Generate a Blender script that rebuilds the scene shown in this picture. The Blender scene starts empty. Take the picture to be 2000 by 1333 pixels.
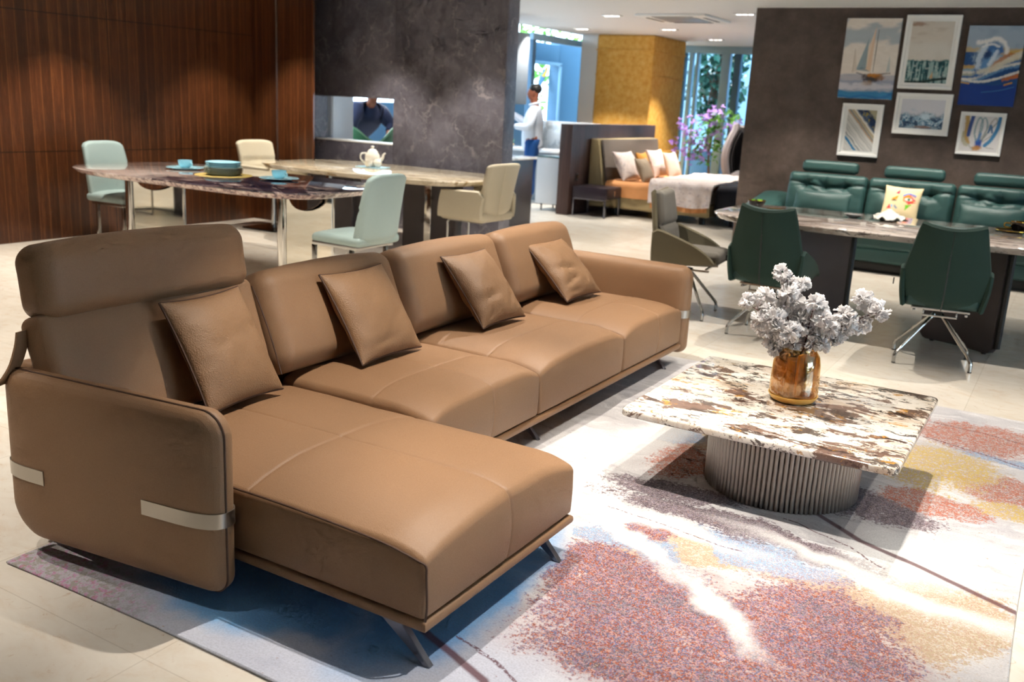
import bpy, math, random
import numpy as np
from mathutils import Matrix, Vector, noise as mnoise
random.seed(7)
rng = np.random.default_rng(7)
PI = math.pi
SC = bpy.context.scene
COL = SC.collection

# ------------------------------------------------------------------ geometry helpers
class G:
    """A bag of vertices and faces that becomes one mesh object."""
    def __init__(s):
        s.v = []; s.f = []
    def add(s, v, f):
        b = len(s.v)
        s.v += [tuple(map(float, p)) for p in v]
        s.f += [tuple(b + i for i in q) for q in f]
        return s
    def join(s, g):
        return s.add(g.v, g.f)
    def xf(s, M):
        s.v = [tuple(M @ Vector(p)) for p in s.v]
        return s
    def move(s, x=0, y=0, z=0):
        s.v = [(p[0] + x, p[1] + y, p[2] + z) for p in s.v]
        return s
    def rot(s, a, axis='Z'):
        return s.xf(Matrix.Rotation(a, 4, axis))
    def fn(s, f):
        s.v = [tuple(p) for p in f(np.array(s.v, float))]
        return s

def softbox(hx, hy, hz, r=.01, n=(1, 1, 1), seg=3, fn=None, extra=((), (), ())):
    """Rounded box, half sizes h, edge radius r, n inner divisions; fn deforms the Nx3 array."""
    h = (hx, hy, hz)
    r = min(r, hx * .999, hy * .999, hz * .999)
    ax = []
    for a in range(3):
        i = h[a] - r
        c = set(np.round(np.linspace(-i, i, n[a] + 1), 6)) if i > 1e-5 else {0.0}
        for e in extra[a]:
            c.add(round(float(e), 6))
        for k in range(1, seg + 1):
            t = r * math.tan(PI / 4 * k / seg)
            c.add(round(i + t, 6)); c.add(round(-i - t, 6))
        ax.append(sorted(c))
    idx = {}; V = []; F = []
    def vid(p):
        k = tuple(round(q, 5) for q in p)
        if k not in idx:
            idx[k] = len(V); V.append(p)
        return idx[k]
    for a in range(3):
        b, c = (a + 1) % 3, (a + 2) % 3
        for sg in (-1, 1):
            for i in range(len(ax[b]) - 1):
                for j in range(len(ax[c]) - 1):
                    q = []
                    for (u, w) in ((i, j), (i + 1, j), (i + 1, j + 1), (i, j + 1)):
                        p = [0, 0, 0]; p[a] = sg * h[a]; p[b] = ax[b][u]; p[c] = ax[c][w]
                        q.append(vid(tuple(p)))
                    F.append(tuple(q if sg > 0 else q[::-1]))
    P = np.array(V); H = np.array(h)
    Q = np.clip(P, -(H - r), H - r); D = P - Q
    L = np.linalg.norm(D, axis=1, keepdims=True); L[L == 0] = 1
    P = Q + D / L * r
    if fn is not None:
        P = fn(P)
    return G().add(P, F)

def box(x0, y0, z0, x1, y1, z1, r=.004, seg=2):
    g = softbox(abs(x1 - x0) / 2, abs(y1 - y0) / 2, abs(z1 - z0) / 2, r, seg=seg)
    return g.move((x0 + x1) / 2, (y0 + y1) / 2, (z0 + z1) / 2)

def catmull(pts, n=6):
    P = [np.array(p, float) for p in pts]
    P = [2 * P[0] - P[1]] + P + [2 * P[-1] - P[-2]]
    out = []
    for i in range(1, len(P) - 2):
        for k in range(n):
            t = k / n
            a, b, c, d = P[i - 1:i + 3]
            out.append(.5 * (2 * b + (c - a) * t + (2 * a - 5 * b + 4 * c - d) * t * t + (3 * b - a - 3 * c + d) * t ** 3))
    out.append(P[-2])
    return out

def tube(pts, r, seg=8, flat=1.0, caps=True):
    pts = [np.array(p, float) for p in pts]
    n = len(pts)
    R = r if hasattr(r, '__len__') else [r] * n
    V = []; F = []; prev = None
    for i in range(n):
        t = pts[min(i + 1, n - 1)] - pts[max(i - 1, 0)]
        t = t / (np.linalg.norm(t) + 1e-12)
        if prev is None:
            ref = np.array([0, 0, 1.]) if abs(t[2]) < .9 else np.array([1., 0, 0])
            nx = np.cross(ref, t)
        else:
            nx = prev - t * (prev @ t)
        nx /= np.linalg.norm(nx) + 1e-12
        prev = nx
        ny = np.cross(t, nx)
        for k in range(seg):
            a = 2 * PI * (k + .5) / seg
            V.append(pts[i] + R[i] * (math.cos(a) * nx + flat * math.sin(a) * ny))
    for i in range(n - 1):
        for k in range(seg):
            k2 = (k + 1) % seg
            F.append((i * seg + k, i * seg + k2, (i + 1) * seg + k2, (i + 1) * seg + k))
    if caps:
        F.append(tuple(range(seg))[::-1]); F.append(tuple((n - 1) * seg + k for k in range(seg)))
    return G().add(V, F)

def lathe(prof, seg=28):
    V = []; F = []
    for (r, z) in prof:
        for k in range(seg):
            a = 2 * PI * k / seg
            V.append((r * math.cos(a), r * math.sin(a), z))
    for i in range(len(prof) - 1):
        for k in range(seg):
            k2 = (k + 1) % seg
            F.append((i * seg + k, i * seg + k2, (i + 1) * seg + k2, (i + 1) * seg + k))
    if prof[0][0] > 1e-6:
        F.append(tuple(range(seg))[::-1])
    if prof[-1][0] > 1e-6:
        F.append(tuple((len(prof) - 1) * seg + k for k in range(seg)))
    return G().add(V, F)

def inset(o, d):
    o = np.array(o, float); n = len(o)
    e = np.roll(o, -1, 0) - o
    e /= np.linalg.norm(e, axis=1, keepdims=True) + 1e-12
    nr = np.stack([-e[:, 1], e[:, 0]], 1)       # inward for a counter-clockwise outline
    m = nr + np.roll(nr, 1, 0)
    m /= np.maximum(np.linalg.norm(m, axis=1, keepdims=True), 1e-9)
    dot = np.maximum((m * nr).sum(1, keepdims=True), .35)
    return o + m * d / dot

def prism(o, z0, z1, bev=.004, seg=2):
    """Counter-clockwise 2D outline extruded from z0 to z1 with rounded edges."""
    rings = []
    if bev > 0:
        for k in range(seg + 1):
            a = PI / 2 * k / seg
            rings.append((bev * (1 - math.sin(a)), z0 + bev * (1 - math.cos(a))))
        for k in range(seg + 1):
            a = PI / 2 * k / seg
            rings.append((bev * (1 - math.cos(a)), z1 - bev * (1 - math.sin(a))))
    else:
        rings = [(0, z0), (0, z1)]
    n = len(o); V = []; F = []
    for (d, z) in rings:
        for p in (inset(o, d) if d > 0 else np.array(o, float)):
            V.append((p[0], p[1], z))
    for i in range(len(rings) - 1):
        for k in range(n):
            k2 = (k + 1) % n
            F.append((i * n + k, i * n + k2, (i + 1) * n + k2, (i + 1) * n + k))
    F.append(tuple(range(n))[::-1]); F.append(tuple((len(rings) - 1) * n + k for k in range(n)))
    return G().add(V, F)

def rrect(hx, hy, r, seg=6):
    o = []
    for (cx, cy, a0) in ((hx - r, hy - r, 0), (-hx + r, hy - r, 90), (-hx + r, -hy + r, 180), (hx - r, -hy + r, 270)):
        for k in range(seg + 1):
            a = math.radians(a0 + 90 * k / seg)
            o.append((cx + r * math.cos(a), cy + r * math.sin(a)))
    return o

def superell(hx, hy, p, n=72):
    o = []
    for k in range(n):
        a = 2 * PI * k / n
        c, s = math.cos(a), math.sin(a)
        o.append((hx * math.copysign(abs(c) ** (2 / p), c), hy * math.copysign(abs(s) ** (2 / p), s)))
    return o

def pslab(o, th, e=.02, p=6, rings=10, q=.5, noise=None):
    """A puffed slab: outline o in local x,y, thickness th along z, rim half thickness e."""
    o = np.array(o, float); n = len(o); V = []; F = []
    S = [1 - (k / rings) ** 1.6 * .999 for k in range(rings + 1)]
    S = [1.0] + [x for x in S[1:]]
    def half(s):
        return e + (th / 2 - e) * max(0, 1 - s ** p) ** q
    # more rings near the rim
    S = sorted(set([1, .995, .98, .95, .9] + S), reverse=True)
    lay = [(s, half(s)) for s in S]
    for sg in (1, -1):
        for (s, h) in lay:
            for pt in o * s:
                V.append((pt[0], pt[1], sg * h))
    m = len(lay)
    for b, flip in ((0, False), (m * n, True)):
        for i in range(m - 1):
            for k in range(n):
                k2 = (k + 1) % n
                f = (b + i * n + k, b + i * n + k2, b + (i + 1) * n + k2, b + (i + 1) * n + k)
                F.append(f[::-1] if flip else f)
        c = tuple(b + (m - 1) * n + k for k in range(n))
        F.append(c[::-1] if flip else c)
    for k in range(n):
        k2 = (k + 1) % n
        F.append((k, m * n + k, m * n + k2, k2))
    g = G().add(V, F)
    if noise:
        g.fn(noise)
    return g

def pillow_grid(hx, hy, th, pinch=.03, n=30, e=.004, p=2.6, q=.62, noise=None):
    """Soft square cushion: two bulged grids that meet in a sharp seam with slightly concave sides."""
    t = np.sin(np.linspace(-1, 1, n) * PI / 2 * .92) / math.sin(PI / 2 * .92)
    U, Vv = np.meshgrid(t, t)
    X = hx * U * (1 - pinch * 2 * (1 - Vv ** 2) ** 1.0 * np.abs(U) ** 3)
    Y = hy * Vv * (1 - pinch * 2 * (1 - U ** 2) ** 1.0 * np.abs(Vv) ** 3)
    Hh = e + (th / 2 - e) * ((1 - np.abs(U) ** p) * (1 - np.abs(Vv) ** p)) ** q
    A = np.stack([X, Y, Hh], 2).reshape(-1, 3); B = np.stack([X, Y, -Hh], 2).reshape(-1, 3)
    F = []; m = n * n; I = np.arange(m).reshape(n, n)
    for i in range(n - 1):
        for j in range(n - 1):
            f = (I[i, j], I[i, j + 1], I[i + 1, j + 1], I[i + 1, j])
            F.append(f); F.append(tuple(m + k for k in f[::-1]))
    per = list(I[0, :]) + list(I[1:, -1]) + list(I[-1, -2::-1]) + list(I[-2:0:-1, 0])
    for k in range(len(per)):
        k2 = (k + 1) % len(per); F.append((per[k], m + per[k], m + per[k2], per[k2]))
    g = G().add(np.concatenate([A, B]), F)
    g.rim = [(A[k][0], A[k][1], 0) for k in per]
    if noise: g.fn(noise)
    return g

def sheet(P, th, rim=True):
    """Grid of points (nu x nv x 3) given thickness th on the normal side."""
    P = np.array(P, float)
    du = np.gradient(P, axis=0); dv = np.gradient(P, axis=1)
    N = np.cross(du, dv); N /= np.linalg.norm(N, axis=2, keepdims=True) + 1e-12
    nu, nv = P.shape[:2]
    t = th if hasattr(th, '__len__') else np.full((nu, nv), th)
    t = np.array(t)[..., None]
    A = P; B = P + N * t
    V = np.concatenate([A.reshape(-1, 3), B.reshape(-1, 3)]); o = nu * nv; F = []
    for i in range(nu - 1):
        for j in range(nv - 1):
            a, b, c, d = i * nv + j, (i + 1) * nv + j, (i + 1) * nv + j + 1, i * nv + j + 1
            F.append((d, c, b, a)); F.append((o + a, o + b, o + c, o + d))
    per = [(i, 0) for i in range(nu)] + [(nu - 1, j) for j in range(1, nv)] + [(i, nv - 1) for i in range(nu - 2, -1, -1)] + [(0, j) for j in range(nv - 2, 0, -1)]
    pid = [i * nv + j for i, j in per]
    if rim:   # rounded rim: one extra row pushed outward
        ctr = P.mean((0, 1))
        base = len(V); ex = []
        for (i, j) in per:
            a, b = A[i, j], B[i, j]
            ii = min(max(i, 1), nu - 2); jj = min(max(j, 1), nv - 2)
            out = A[i, j] - A[ii, jj]; out = out / (np.linalg.norm(out) + 1e-9)
            ex.append((a + b) / 2 + out * np.linalg.norm(b - a) * .38)
        V = np.concatenate([V, np.array(ex)])
        m = len(pid)
        for k in range(m):
            k2 = (k + 1) % m
            F.append((pid[k], base + k, base + k2, pid[k2])[::-1])
            F.append((base + k, o + pid[k], o + pid[k2], base + k2)[::-1])
    else:
        m = len(pid)
        for k in range(m):
            k2 = (k + 1) % m
            F.append((pid[k], o + pid[k], o + pid[k2], pid[k2])[::-1])
    return G().add(V, F)

def fbm(x, y, z, o=4):
    return mnoise.fractal(Vector((x, y, z)), 1.0, 2.0, o)

# ------------------------------------------------------------------ object helpers
def mesh_obj(name, g, mat, smooth=40):
    me = bpy.data.meshes.new(name)
    me.from_pydata(g.v, [], g.f)
    me.validate()
    me.update()
    if smooth:
        me.shade_smooth()
        me.set_sharp_from_angle(angle=math.radians(smooth))
    if mat:
        me.materials.append(mat)
    ob = bpy.data.objects.new(name, me)
    COL.objects.link(ob)
    return ob

def thing(name, label, cat, loc=(0, 0, 0), rz=0, group=None):
    o = bpy.data.objects.new(name, None)
    o.empty_display_size = .1
    COL.objects.link(o)
    o.location = loc; o.rotation_euler = (0, 0, rz)
    o['label'] = label; o['category'] = cat
    if group:
        o['group'] = group
    return o

def tag(o, label, cat, group=None, kind=None):
    o['label'] = label; o['category'] = cat
    if group: o['group'] = group
    if kind: o['kind'] = kind
    return o

def part(name, g, mat, parent, world=False, smooth=40, label=None):
    """One mesh child. world=True: g is in world coordinates."""
    if world:
        r = parent
        while r.parent: r = r.parent
        M = Matrix.Translation(r.location) @ Matrix.Rotation(r.rotation_euler[2], 4, 'Z')
        g.xf(M.inverted())
    o = mesh_obj(name, g, mat, smooth)
    o.parent = parent
    if label: o['label'] = label
    return o

def struct(name, g, mat, smooth=30, label=None, parent=None):
    o = mesh_obj(name, g, mat, smooth)
    if parent: o.parent = parent
    else: o['kind'] = 'structure'
    if label: o['label'] = label; 
    return o

KIDS = {}
def dup(root, loc, rz=0, label=None, group=None, scale=None):
    def cp(o, par):
        c = o.copy(); COL.objects.link(c)
        if par is not None:
            c.parent = par
        for ch in [x for x in bpy.data.objects if x.parent == o]:
            cp(ch, c)
        return c
    r = cp(root, None)
    r.location = loc; r.rotation_euler = (0, 0, rz)
    if scale: r.scale = scale
    if label: r['label'] = label
    if group: r['group'] = group
    return r

# ------------------------------------------------------------------ material helpers
def lin(h):
    if isinstance(h, str):
        h = h.lstrip('#'); c = [int(h[i:i + 2], 16) / 255 for i in (0, 2, 4)]
        return tuple((x / 12.92 if x <= .04045 else ((x + .055) / 1.055) ** 2.4) for x in c) + (1,)
    return tuple(h) + (1,) if len(h) == 3 else tuple(h)

class M:
    def __init__(s, name, **kw):
        s.mat = bpy.data.materials.new(name); s.mat.use_nodes = True
        s.nt = s.mat.node_tree; s.nt.nodes.clear()
        s.out = s.nt.nodes.new('ShaderNodeOutputMaterial')
        s.b = s.nt.nodes.new('ShaderNodeBsdfPrincipled')
        s.nt.links.new(s.b.outputs[0], s.out.inputs[0])
        s._c = {}
        for k, v in kw.items():
            s.set(k, v)
    def put(s, sock, v):
        if isinstance(v, bpy.types.NodeSocket):
            s.nt.links.new(v, sock)
        elif v is not None:
            if isinstance(v, str): v = lin(v)
            if sock.type == 'VECTOR' and hasattr(v, '__len__'): v = tuple(v)[:3]
            if sock.type == 'RGBA' and hasattr(v, '__len__') and len(v) == 3: v = tuple(v) + (1,)
            sock.default_value = v
    NAMES = dict(color='Base Color', rough='Roughness', metal='Metallic', spec='Specular IOR Level', trans='Transmission Weight', ior='IOR',
                 normal='Normal', emit='Emission Color', estr='Emission Strength', coat='Coat Weight', coatr='Coat Roughness', sheen='Sheen Weight', alpha='Alpha', sss='Subsurface Weight')
    def set(s, k, v):
        s.put(s.b.inputs[s.NAMES.get(k, k)], v); return s
    def n(s, t, ins=None, **at):
        nd = s.nt.nodes.new('ShaderNode' + t)
        for k, v in at.items(): setattr(nd, k, v)
        for k, v in (ins or {}).items(): s.put(nd.inputs[k], v)
        return nd
    def co(s, kind='Object'):
        if kind not in s._c: s._c[kind] = s.n('TexCoord').outputs[kind]
        return s._c[kind]
    def map(s, v, loc=(0, 0, 0), rot=(0, 0, 0), sc=(1, 1, 1), kind='POINT'):
        if not hasattr(sc, '__len__'): sc = (sc,) * 3
        return s.n('Mapping', {0: v, 'Location': loc, 'Rotation': rot, 'Scale': sc}, vector_type=kind).outputs[0]
    def noise(s, v, scale=5, detail=4, rough=.5, dist=0, out='Fac'):
        return s.n('TexNoise', {'Vector': v, 'Scale': scale, 'Detail': detail, 'Roughness': rough, 'Distortion': dist}).outputs['Color' if out == 'Color' else 0]
    def vor(s, v, scale=5, feature='F1', out='Distance', rand=1):
        return s.n('TexVoronoi', {'Vector': v, 'Scale': scale, 'Randomness': rand}, feature=feature).outputs[out]
    def wave(s, v, scale=5, dist=0, detail=2, dscale=1, bands='X', typ='BANDS'):
        nd = s.n('TexWave', {'Vector': v, 'Scale': scale, 'Distortion': dist, 'Detail': detail, 'Detail Scale': dscale}, wave_type=typ)
        if typ == 'BANDS': nd.bands_direction = bands
        return nd.outputs['Fac']
    def m(s, op, a, b=None, c=None):
        nd = s.n('Math', operation=op)
        for i, x in enumerate((a, b, c)):
            if x is not None: s.put(nd.inputs[i], x)
        return nd.outputs[0]
    def vm(s, op, a, b=None):
        nd = s.n('VectorMath', operation=op)
        s.put(nd.inputs[0], a)
        if b is not None: s.put(nd.inputs[1], b)
        return nd.outputs['Value' if op in ('LENGTH', 'DOT_PRODUCT', 'DISTANCE') else 'Vector']
    def mix(s, f, a, b, blend='MIX'):
        nd = s.n('Mix', data_type='RGBA', blend_type=blend)
        s.put(nd.inputs[0], f); s.put(nd.inputs[6], a); s.put(nd.inputs[7], b)
        return nd.outputs[2]
    def ramp(s, f, stops, interp='LINEAR'):
        nd = s.n('ValToRGB', {0: f}); cr = nd.color_ramp; cr.interpolation = interp
        while len(cr.elements) < len(stops): cr.elements.new(.5)
        for e, (p, c) in zip(cr.elements, stops):
            e.position = p
            e.color = lin(c) if isinstance(c, (str, tuple, list)) else (c, c, c, 1)
        return nd.outputs[0]
    def ss(s, x, a, b, lo=0, hi=1):
        return s.n('MapRange', {0: x, 1: a, 2: b, 3: lo, 4: hi}, interpolation_type='SMOOTHSTEP').outputs[0]
    def lr(s, x, a, b, lo=0, hi=1):
        return s.n('MapRange', {0: x, 1: a, 2: b, 3: lo, 4: hi}).outputs[0]
    def xyz(s, v):
        o = s.n('SeparateXYZ', {0: v}).outputs; return o[0], o[1], o[2]
    def vec(s, x=0, y=0, z=0):
        return s.n('CombineXYZ', {0: x, 1: y, 2: z}).outputs[0]
    def blob(s, P, cx, cy, rx, ry, rot=0, soft=.4):
        q = s.map(P, (cx, cy, 0), (0, 0, math.radians(rot)), (rx, ry, 1), 'TEXTURE')
        return s.ss(s.vm('LENGTH', q), 1 + soft, 1 - soft)
    def line(s, P, pts, w, soft=.5):
        out = None
        for (a, b) in zip(pts[:-1], pts[1:]):
            L = math.hypot(b[0] - a[0], b[1] - a[1]); an = math.atan2(b[1] - a[1], b[0] - a[0])
            q = s.map(P, (a[0], a[1], 0), (0, 0, an), (1, 1, 1), 'TEXTURE')
            x, y, _ = s.xyz(q)
            dx = s.m('SUBTRACT', s.m('ABSOLUTE', s.m('SUBTRACT', x, L / 2)), L / 2)
            dx = s.m('MAXIMUM', dx, 0.0)
            d = s.m('SQRT', s.m('ADD', s.m('MULTIPLY', dx, dx), s.m('MULTIPLY', y, y)))
            k = s.ss(d, w * (1 + soft), w * (1 - soft))
            out = k if out is None else s.m('MAXIMUM', out, k)
        return out
    def bump(s, h, strength=.2, dist=.01):
        s.set('normal', s.n('Bump', {'Height': h, 'Strength': strength, 'Distance': dist}).outputs[0]); return s
    def flat(s):          # object coords with z dropped
        x, y, z = s.xyz(s.co()); return s.vec(x, y, 0.0)
    def warp(s, P, scale, amt, detail=3):
        nz = s.noise(P, scale, detail, .55, 0, 'Color')
        d = s.vm('SUBTRACT', nz, (.5, .5, .5))
        d = s.vm('MULTIPLY', d, (amt, amt, 0))
        return s.vm('ADD', P, d)
# ------------------------------------------------------------------ materials
def plain(name, c, rough=.5, metal=0, var=.06, vs=8, bump=0, bs=60, **kw):
    s = M(name); P = s.co()
    c = lin(c)
    a = tuple(x * (1 - var) for x in c[:3]) + (1,); b = tuple(min(1, x * (1 + var)) for x in c[:3]) + (1,)
    s.set('color', s.mix(s.noise(P, vs, 3), a, b)); s.set('rough', rough); s.set('metal', metal)
    if bump: s.bump(s.noise(P, bs, 3, .6), bump, .004)
    for k, v in kw.items(): s.set(k, v)
    return s.mat

def leather(name, c, rough=.48, var=.09, grain=.18, gs=420, **kw):
    s = M(name); P = s.co(); c = lin(c)
    n1 = s.noise(P, 3, 4, .55); n2 = s.noise(P, 260, 2, .6)
    a = tuple(x * (1 - var) for x in c[:3]) + (1,); b = tuple(min(1, x * (1 + var)) for x in c[:3]) + (1,)
    col = s.mix(n1, a, b)
    col = s.mix(s.ss(n2, .3, .7, 0, .22), col, tuple(x * .7 for x in c[:3]) + (1,))
    s.set('color', col); s.set('rough', s.lr(n2, .3, .7, rough - .06, rough + .08)); s.set('spec', .35)
    h = s.m('ADD', s.vor(P, gs, 'F1'), s.m('MULTIPLY', s.noise(P, 40, 3), .6))
    s.bump(h, grain, .003)
    for k, v in kw.items(): s.set(k, v)
    return s.mat

def fabric(name, c, c2=None, rough=.85, scale=700, bump=.25, sheen=.04, speck=.35):
    s = M(name); P = s.co(); c = lin(c)
    c2 = lin(c2) if c2 else tuple(x * .6 for x in c[:3]) + (1,)
    n = s.noise(P, scale, 1, .5)
    col = s.mix(s.ss(n, .35, .7, 0, speck), c, c2)
    s.set('color', s.mix(s.m('MULTIPLY', s.noise(P, 5, 3), .2), col, tuple(x * .8 for x in c[:3]) + (1,)))
    s.set('rough', rough); s.set('sheen', sheen); s.set('spec', .2)
    s.bump(n, bump, .003)
    return s.mat

MT = {}
# brown leathers
MT['tan'] = leather('tan_leather', '#8c6a4d', .50)
MT['tan_soft'] = leather('soft_tan_leather', '#866548', .52, grain=.4, gs=200)
MT['tan_seam'] = plain('dark_tan_seam', '#4a2f1e', .7)
MT['steel'] = plain('brushed_steel', '#b9b2a8', .32, 1, bump=.05, bs=200)
MT['gunmetal'] = plain('grey_steel_leg', '#8d8a90', .34, 1)
MT['chrome'] = plain('polished_chrome', '#d6d3cc', .08, 1, var=.02)
MT['chrome_sat'] = plain('satin_chrome', '#b9b8b4', .18, 1, var=.03)
MT['mirror'] = plain('mirror_polished_steel', '#e2dccf', .03, 1, var=.01)
MT['black'] = plain('black_plastic', '#0c0c0e', .4)
MT['blackgloss'] = plain('black_gloss_plate', '#0a0a0c', .08, coat=.6)
MT['white'] = plain('white_paint', '#e9e8e4', .45, var=.02)
MT['green'] = leather('green_leather', '#2a4845', .42, .08, .2, 300)
MT['greenfab'] = fabric('green_chair_fabric', '#2a4038', '#1b2b26', .8, 500, .3)
MT['grey_fab'] = fabric('taupe_grey_fabric', '#6f6a62', '#4e4a45', .85, 600, .3)
MT['grey_fab2'] = fabric('khaki_grey_fabric', '#6b6350', '#4f4838', .85, 600, .3)
MT['blue'] = leather('pale_blue_leather', '#9db0ad', .5, .05, .12, 320)
MT['cream'] = leather('cream_leather', '#c4baa3', .55, .06, .14, 300)
MT['terracotta'] = plain('taupe_stone_slab', '#4a4344', .5, var=.12, bump=.1)

def floor_mat():
    s = M('cream_marble_tiles'); x, y, z = s.xyz(s.co()); P = s.vec(x, y, 0.0)
    W = s.map(s.warp(P, 1.6, .5), rot=(0, 0, .5), sc=(1, 1.8, 1))
    n1 = s.noise(W, 2.2, 6, .6); n2 = s.noise(W, 9, 6, .65); n3 = s.noise(s.warp(P, 5, .3), 22, 4, .7)
    col = s.ramp(n1, [(.2, '#c9bfb1'), (.5, '#d2cabe'), (.8, '#dbd5cb')])
    col = s.mix(s.ss(n2, .45, .8, 0, .45), col, lin('#bfa283'))
    col = s.mix(s.ss(n3, .60, .74, 0, .65), col, lin('#a8805a'))
    col = s.mix(s.ss(n2, .15, .5, .3, 0), col, lin('#e2dbce'))
    # 0.8 m tiles with thin joints, each a touch different in tone
    tx = s.m('DIVIDE', s.m('ADD', x, 40.33), .8); ty = s.m('DIVIDE', s.m('ADD', y, 40.14), .8)
    cell = s.vec(s.m('FLOOR', tx), s.m('FLOOR', ty), 0.0)
    tone = s.n('TexWhiteNoise', {'Vector': cell}).outputs[0]
    col = s.mix(s.m('MULTIPLY', tone, .16), col, lin('#a8977c'))
    fx = s.m('ABSOLUTE', s.m('SUBTRACT', s.m('FRACT', tx), .5)); fy = s.m('ABSOLUTE', s.m('SUBTRACT', s.m('FRACT', ty), .5))
    j = s.ss(s.m('MAXIMUM', fx, fy), .4968, .4985)
    col = s.mix(s.m('MULTIPLY', j, .28), col, lin('#8d7f6b'))
    s.set('color', col); s.set('rough', .24); s.set('spec', .5)
    s.bump(s.m('MULTIPLY', j, -1.0), .2, .003)
    return s.mat
MT['floor'] = floor_mat()

def wood_mat(name, dark, mid, light, axis, seams=None, strip=.105, gloss=.35):
    """Straight vertical veneer grain; axis = the horizontal direction the wall runs along (0 x, 1 y)."""
    s = M(name); X, Y, Z = s.xyz(s.co())
    u = (X, Y)[axis] if axis < 2 else s.m('ADD', X, Y)
    W = s.vec(s.m('ADD', u, s.m('MULTIPLY', s.noise(s.vec(u, 0.0, s.m('MULTIPLY', Z, .35)), 2.5, 2), .03)), 0.0, s.m('MULTIPLY', Z, .03))
    fine = s.noise(W, 190, 4, .75); band = s.noise(W, 26, 3, .6)
    pores = s.noise(s.vec(u, 0.0, s.m('MULTIPLY', Z, .12)), 320, 2, .6)
    col = s.ramp(s.m('ADD', s.m('MULTIPLY', fine, .55), s.m('MULTIPLY', band, .45)), [(.3, dark), (.52, mid), (.72, light)])
    st = s.n('TexWhiteNoise', {'Vector': s.vec(s.m('FLOOR', s.m('DIVIDE', u, strip)), 0.0, 0.0)}).outputs[0]
    col = s.mix(s.m('MULTIPLY', st, .45), col, lin(dark))
    fr = s.m('ABSOLUTE', s.m('SUBTRACT', s.m('FRACT', s.m('DIVIDE', u, strip)), .5))
    col = s.mix(s.ss(fr, .455, .5, 0, .7), col, lin(light))
    col = s.mix(s.ss(pores, .58, .75, 0, .6), col, lin(dark))
    if seams:
        hs, vs = seams
        m_ = None
        for z0 in hs:
            k = s.ss(s.m('ABSOLUTE', s.m('SUBTRACT', Z, z0)), .006, .003)
            m_ = k if m_ is None else s.m('MAXIMUM', m_, k)
        for u0 in vs:
            k = s.ss(s.m('ABSOLUTE', s.m('SUBTRACT', u, u0)), .006, .003)
            m_ = k if m_ is None else s.m('MAXIMUM', m_, k)
        col = s.mix(s.m('MULTIPLY', m_, .85), col, lin('#0a0504'))
    s.set('color', col); s.set('rough', gloss); s.set('spec', .4)
    s.bump(fine, .12, .002)
    return s.mat
MT['wood_wall'] = wood_mat('dark_walnut_panelling', '#2b160b', '#502b15', '#8a552c', 1, ((.815, 2.047), (3.74, 6.18, 8.62)))
MT['wood_ret'] = wood_mat('dark_walnut_return', '#2b160b', '#502b15', '#8a552c', 0)
MT['wood_div'] = wood_mat('smoked_oak_divider', '#2b1c18', '#46302a', '#644840', 2, None, .09, .5)

def marble_wall_mat():
    s = M('dark_veined_marble'); X, Y, Z = s.xyz(s.co()); P = s.vec(s.m('ADD', X, Y), 0.0, Z)
    nz = s.noise(P, 1.3, 4, .6, 0, 'Color')
    W = s.vm('ADD', P, s.vm('MULTIPLY', s.vm('SUBTRACT', nz, (.5, .5, .5)), (1.1, 0, 1.1)))
    base = s.noise(W, 3, 8, .68)
    col = s.ramp(base, [(.28, '#444148'), (.5, '#5f5c64'), (.68, '#726f78'), (.85, '#86838c')])
    def veins(sc, w, k, d):
        nz2 = s.noise(P, sc * 1.7, 5, .65, 0, 'Color')
        W2 = s.vm('ADD', P, s.vm('MULTIPLY', s.vm('SUBTRACT', nz2, (.5, .5, .5)), (d, 0, d)))
        n = s.vor(s.map(W2, rot=(0, .5, 0), sc=(1, 1, .55)), sc, 'DISTANCE_TO_EDGE')
        fade = s.ss(s.noise(P, sc * .9, 3), .42, .62)
        return s.m('MULTIPLY', s.m('MULTIPLY', s.ss(n, w, 0.0), fade), k)
    col = s.mix(veins(3.0, .02, .6, .45), col, lin('#a29b9c'))
    col = s.mix(veins(6.5, .03, .5, .2), col, lin('#958e90'))
    col = s.mix(veins(14, .05, .3, .1), col, lin('#7c7474'))
    s.set('color', col); s.set('rough', .38); s.set('spec', .4)
    return s.mat
MT['marble_wall'] = marble_wall_mat()

def plaster_mat(name, c1, c2, c3, sc=9, rough=.8, bump=.1):
    s = M(name); P = s.co()
    n1 = s.noise(P, sc, 8, .7); n2 = s.noise(P, sc * 14, 3, .7)
    col = s.ramp(n1, [(.3, c1), (.5, c2), (.72, c3)])
    col = s.mix(s.ss(n2, .45, .75, 0, .35), col, lin(c1))
    s.set('color', col); s.set('rough', rough); s.set('spec', .25)
    s.bump(s.m('ADD', n1, n2), bump, .004)
    return s.mat
MT['accent'] = plaster_mat('brown_suede_plaster', '#4a3f39', '#584c45', '#665952', 5)
MT['orange_col'] = plaster_mat('ochre_stucco', '#c28a34', '#d4a24c', '#dfb46a', 12, .7, .15)
MT['ceiling'] = plain('white_ceiling', '#d9dadb', .6, var=.01)
MT['white_wall'] = plain('off_white_wall', '#dcdad5', .6, var=.02)

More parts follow.
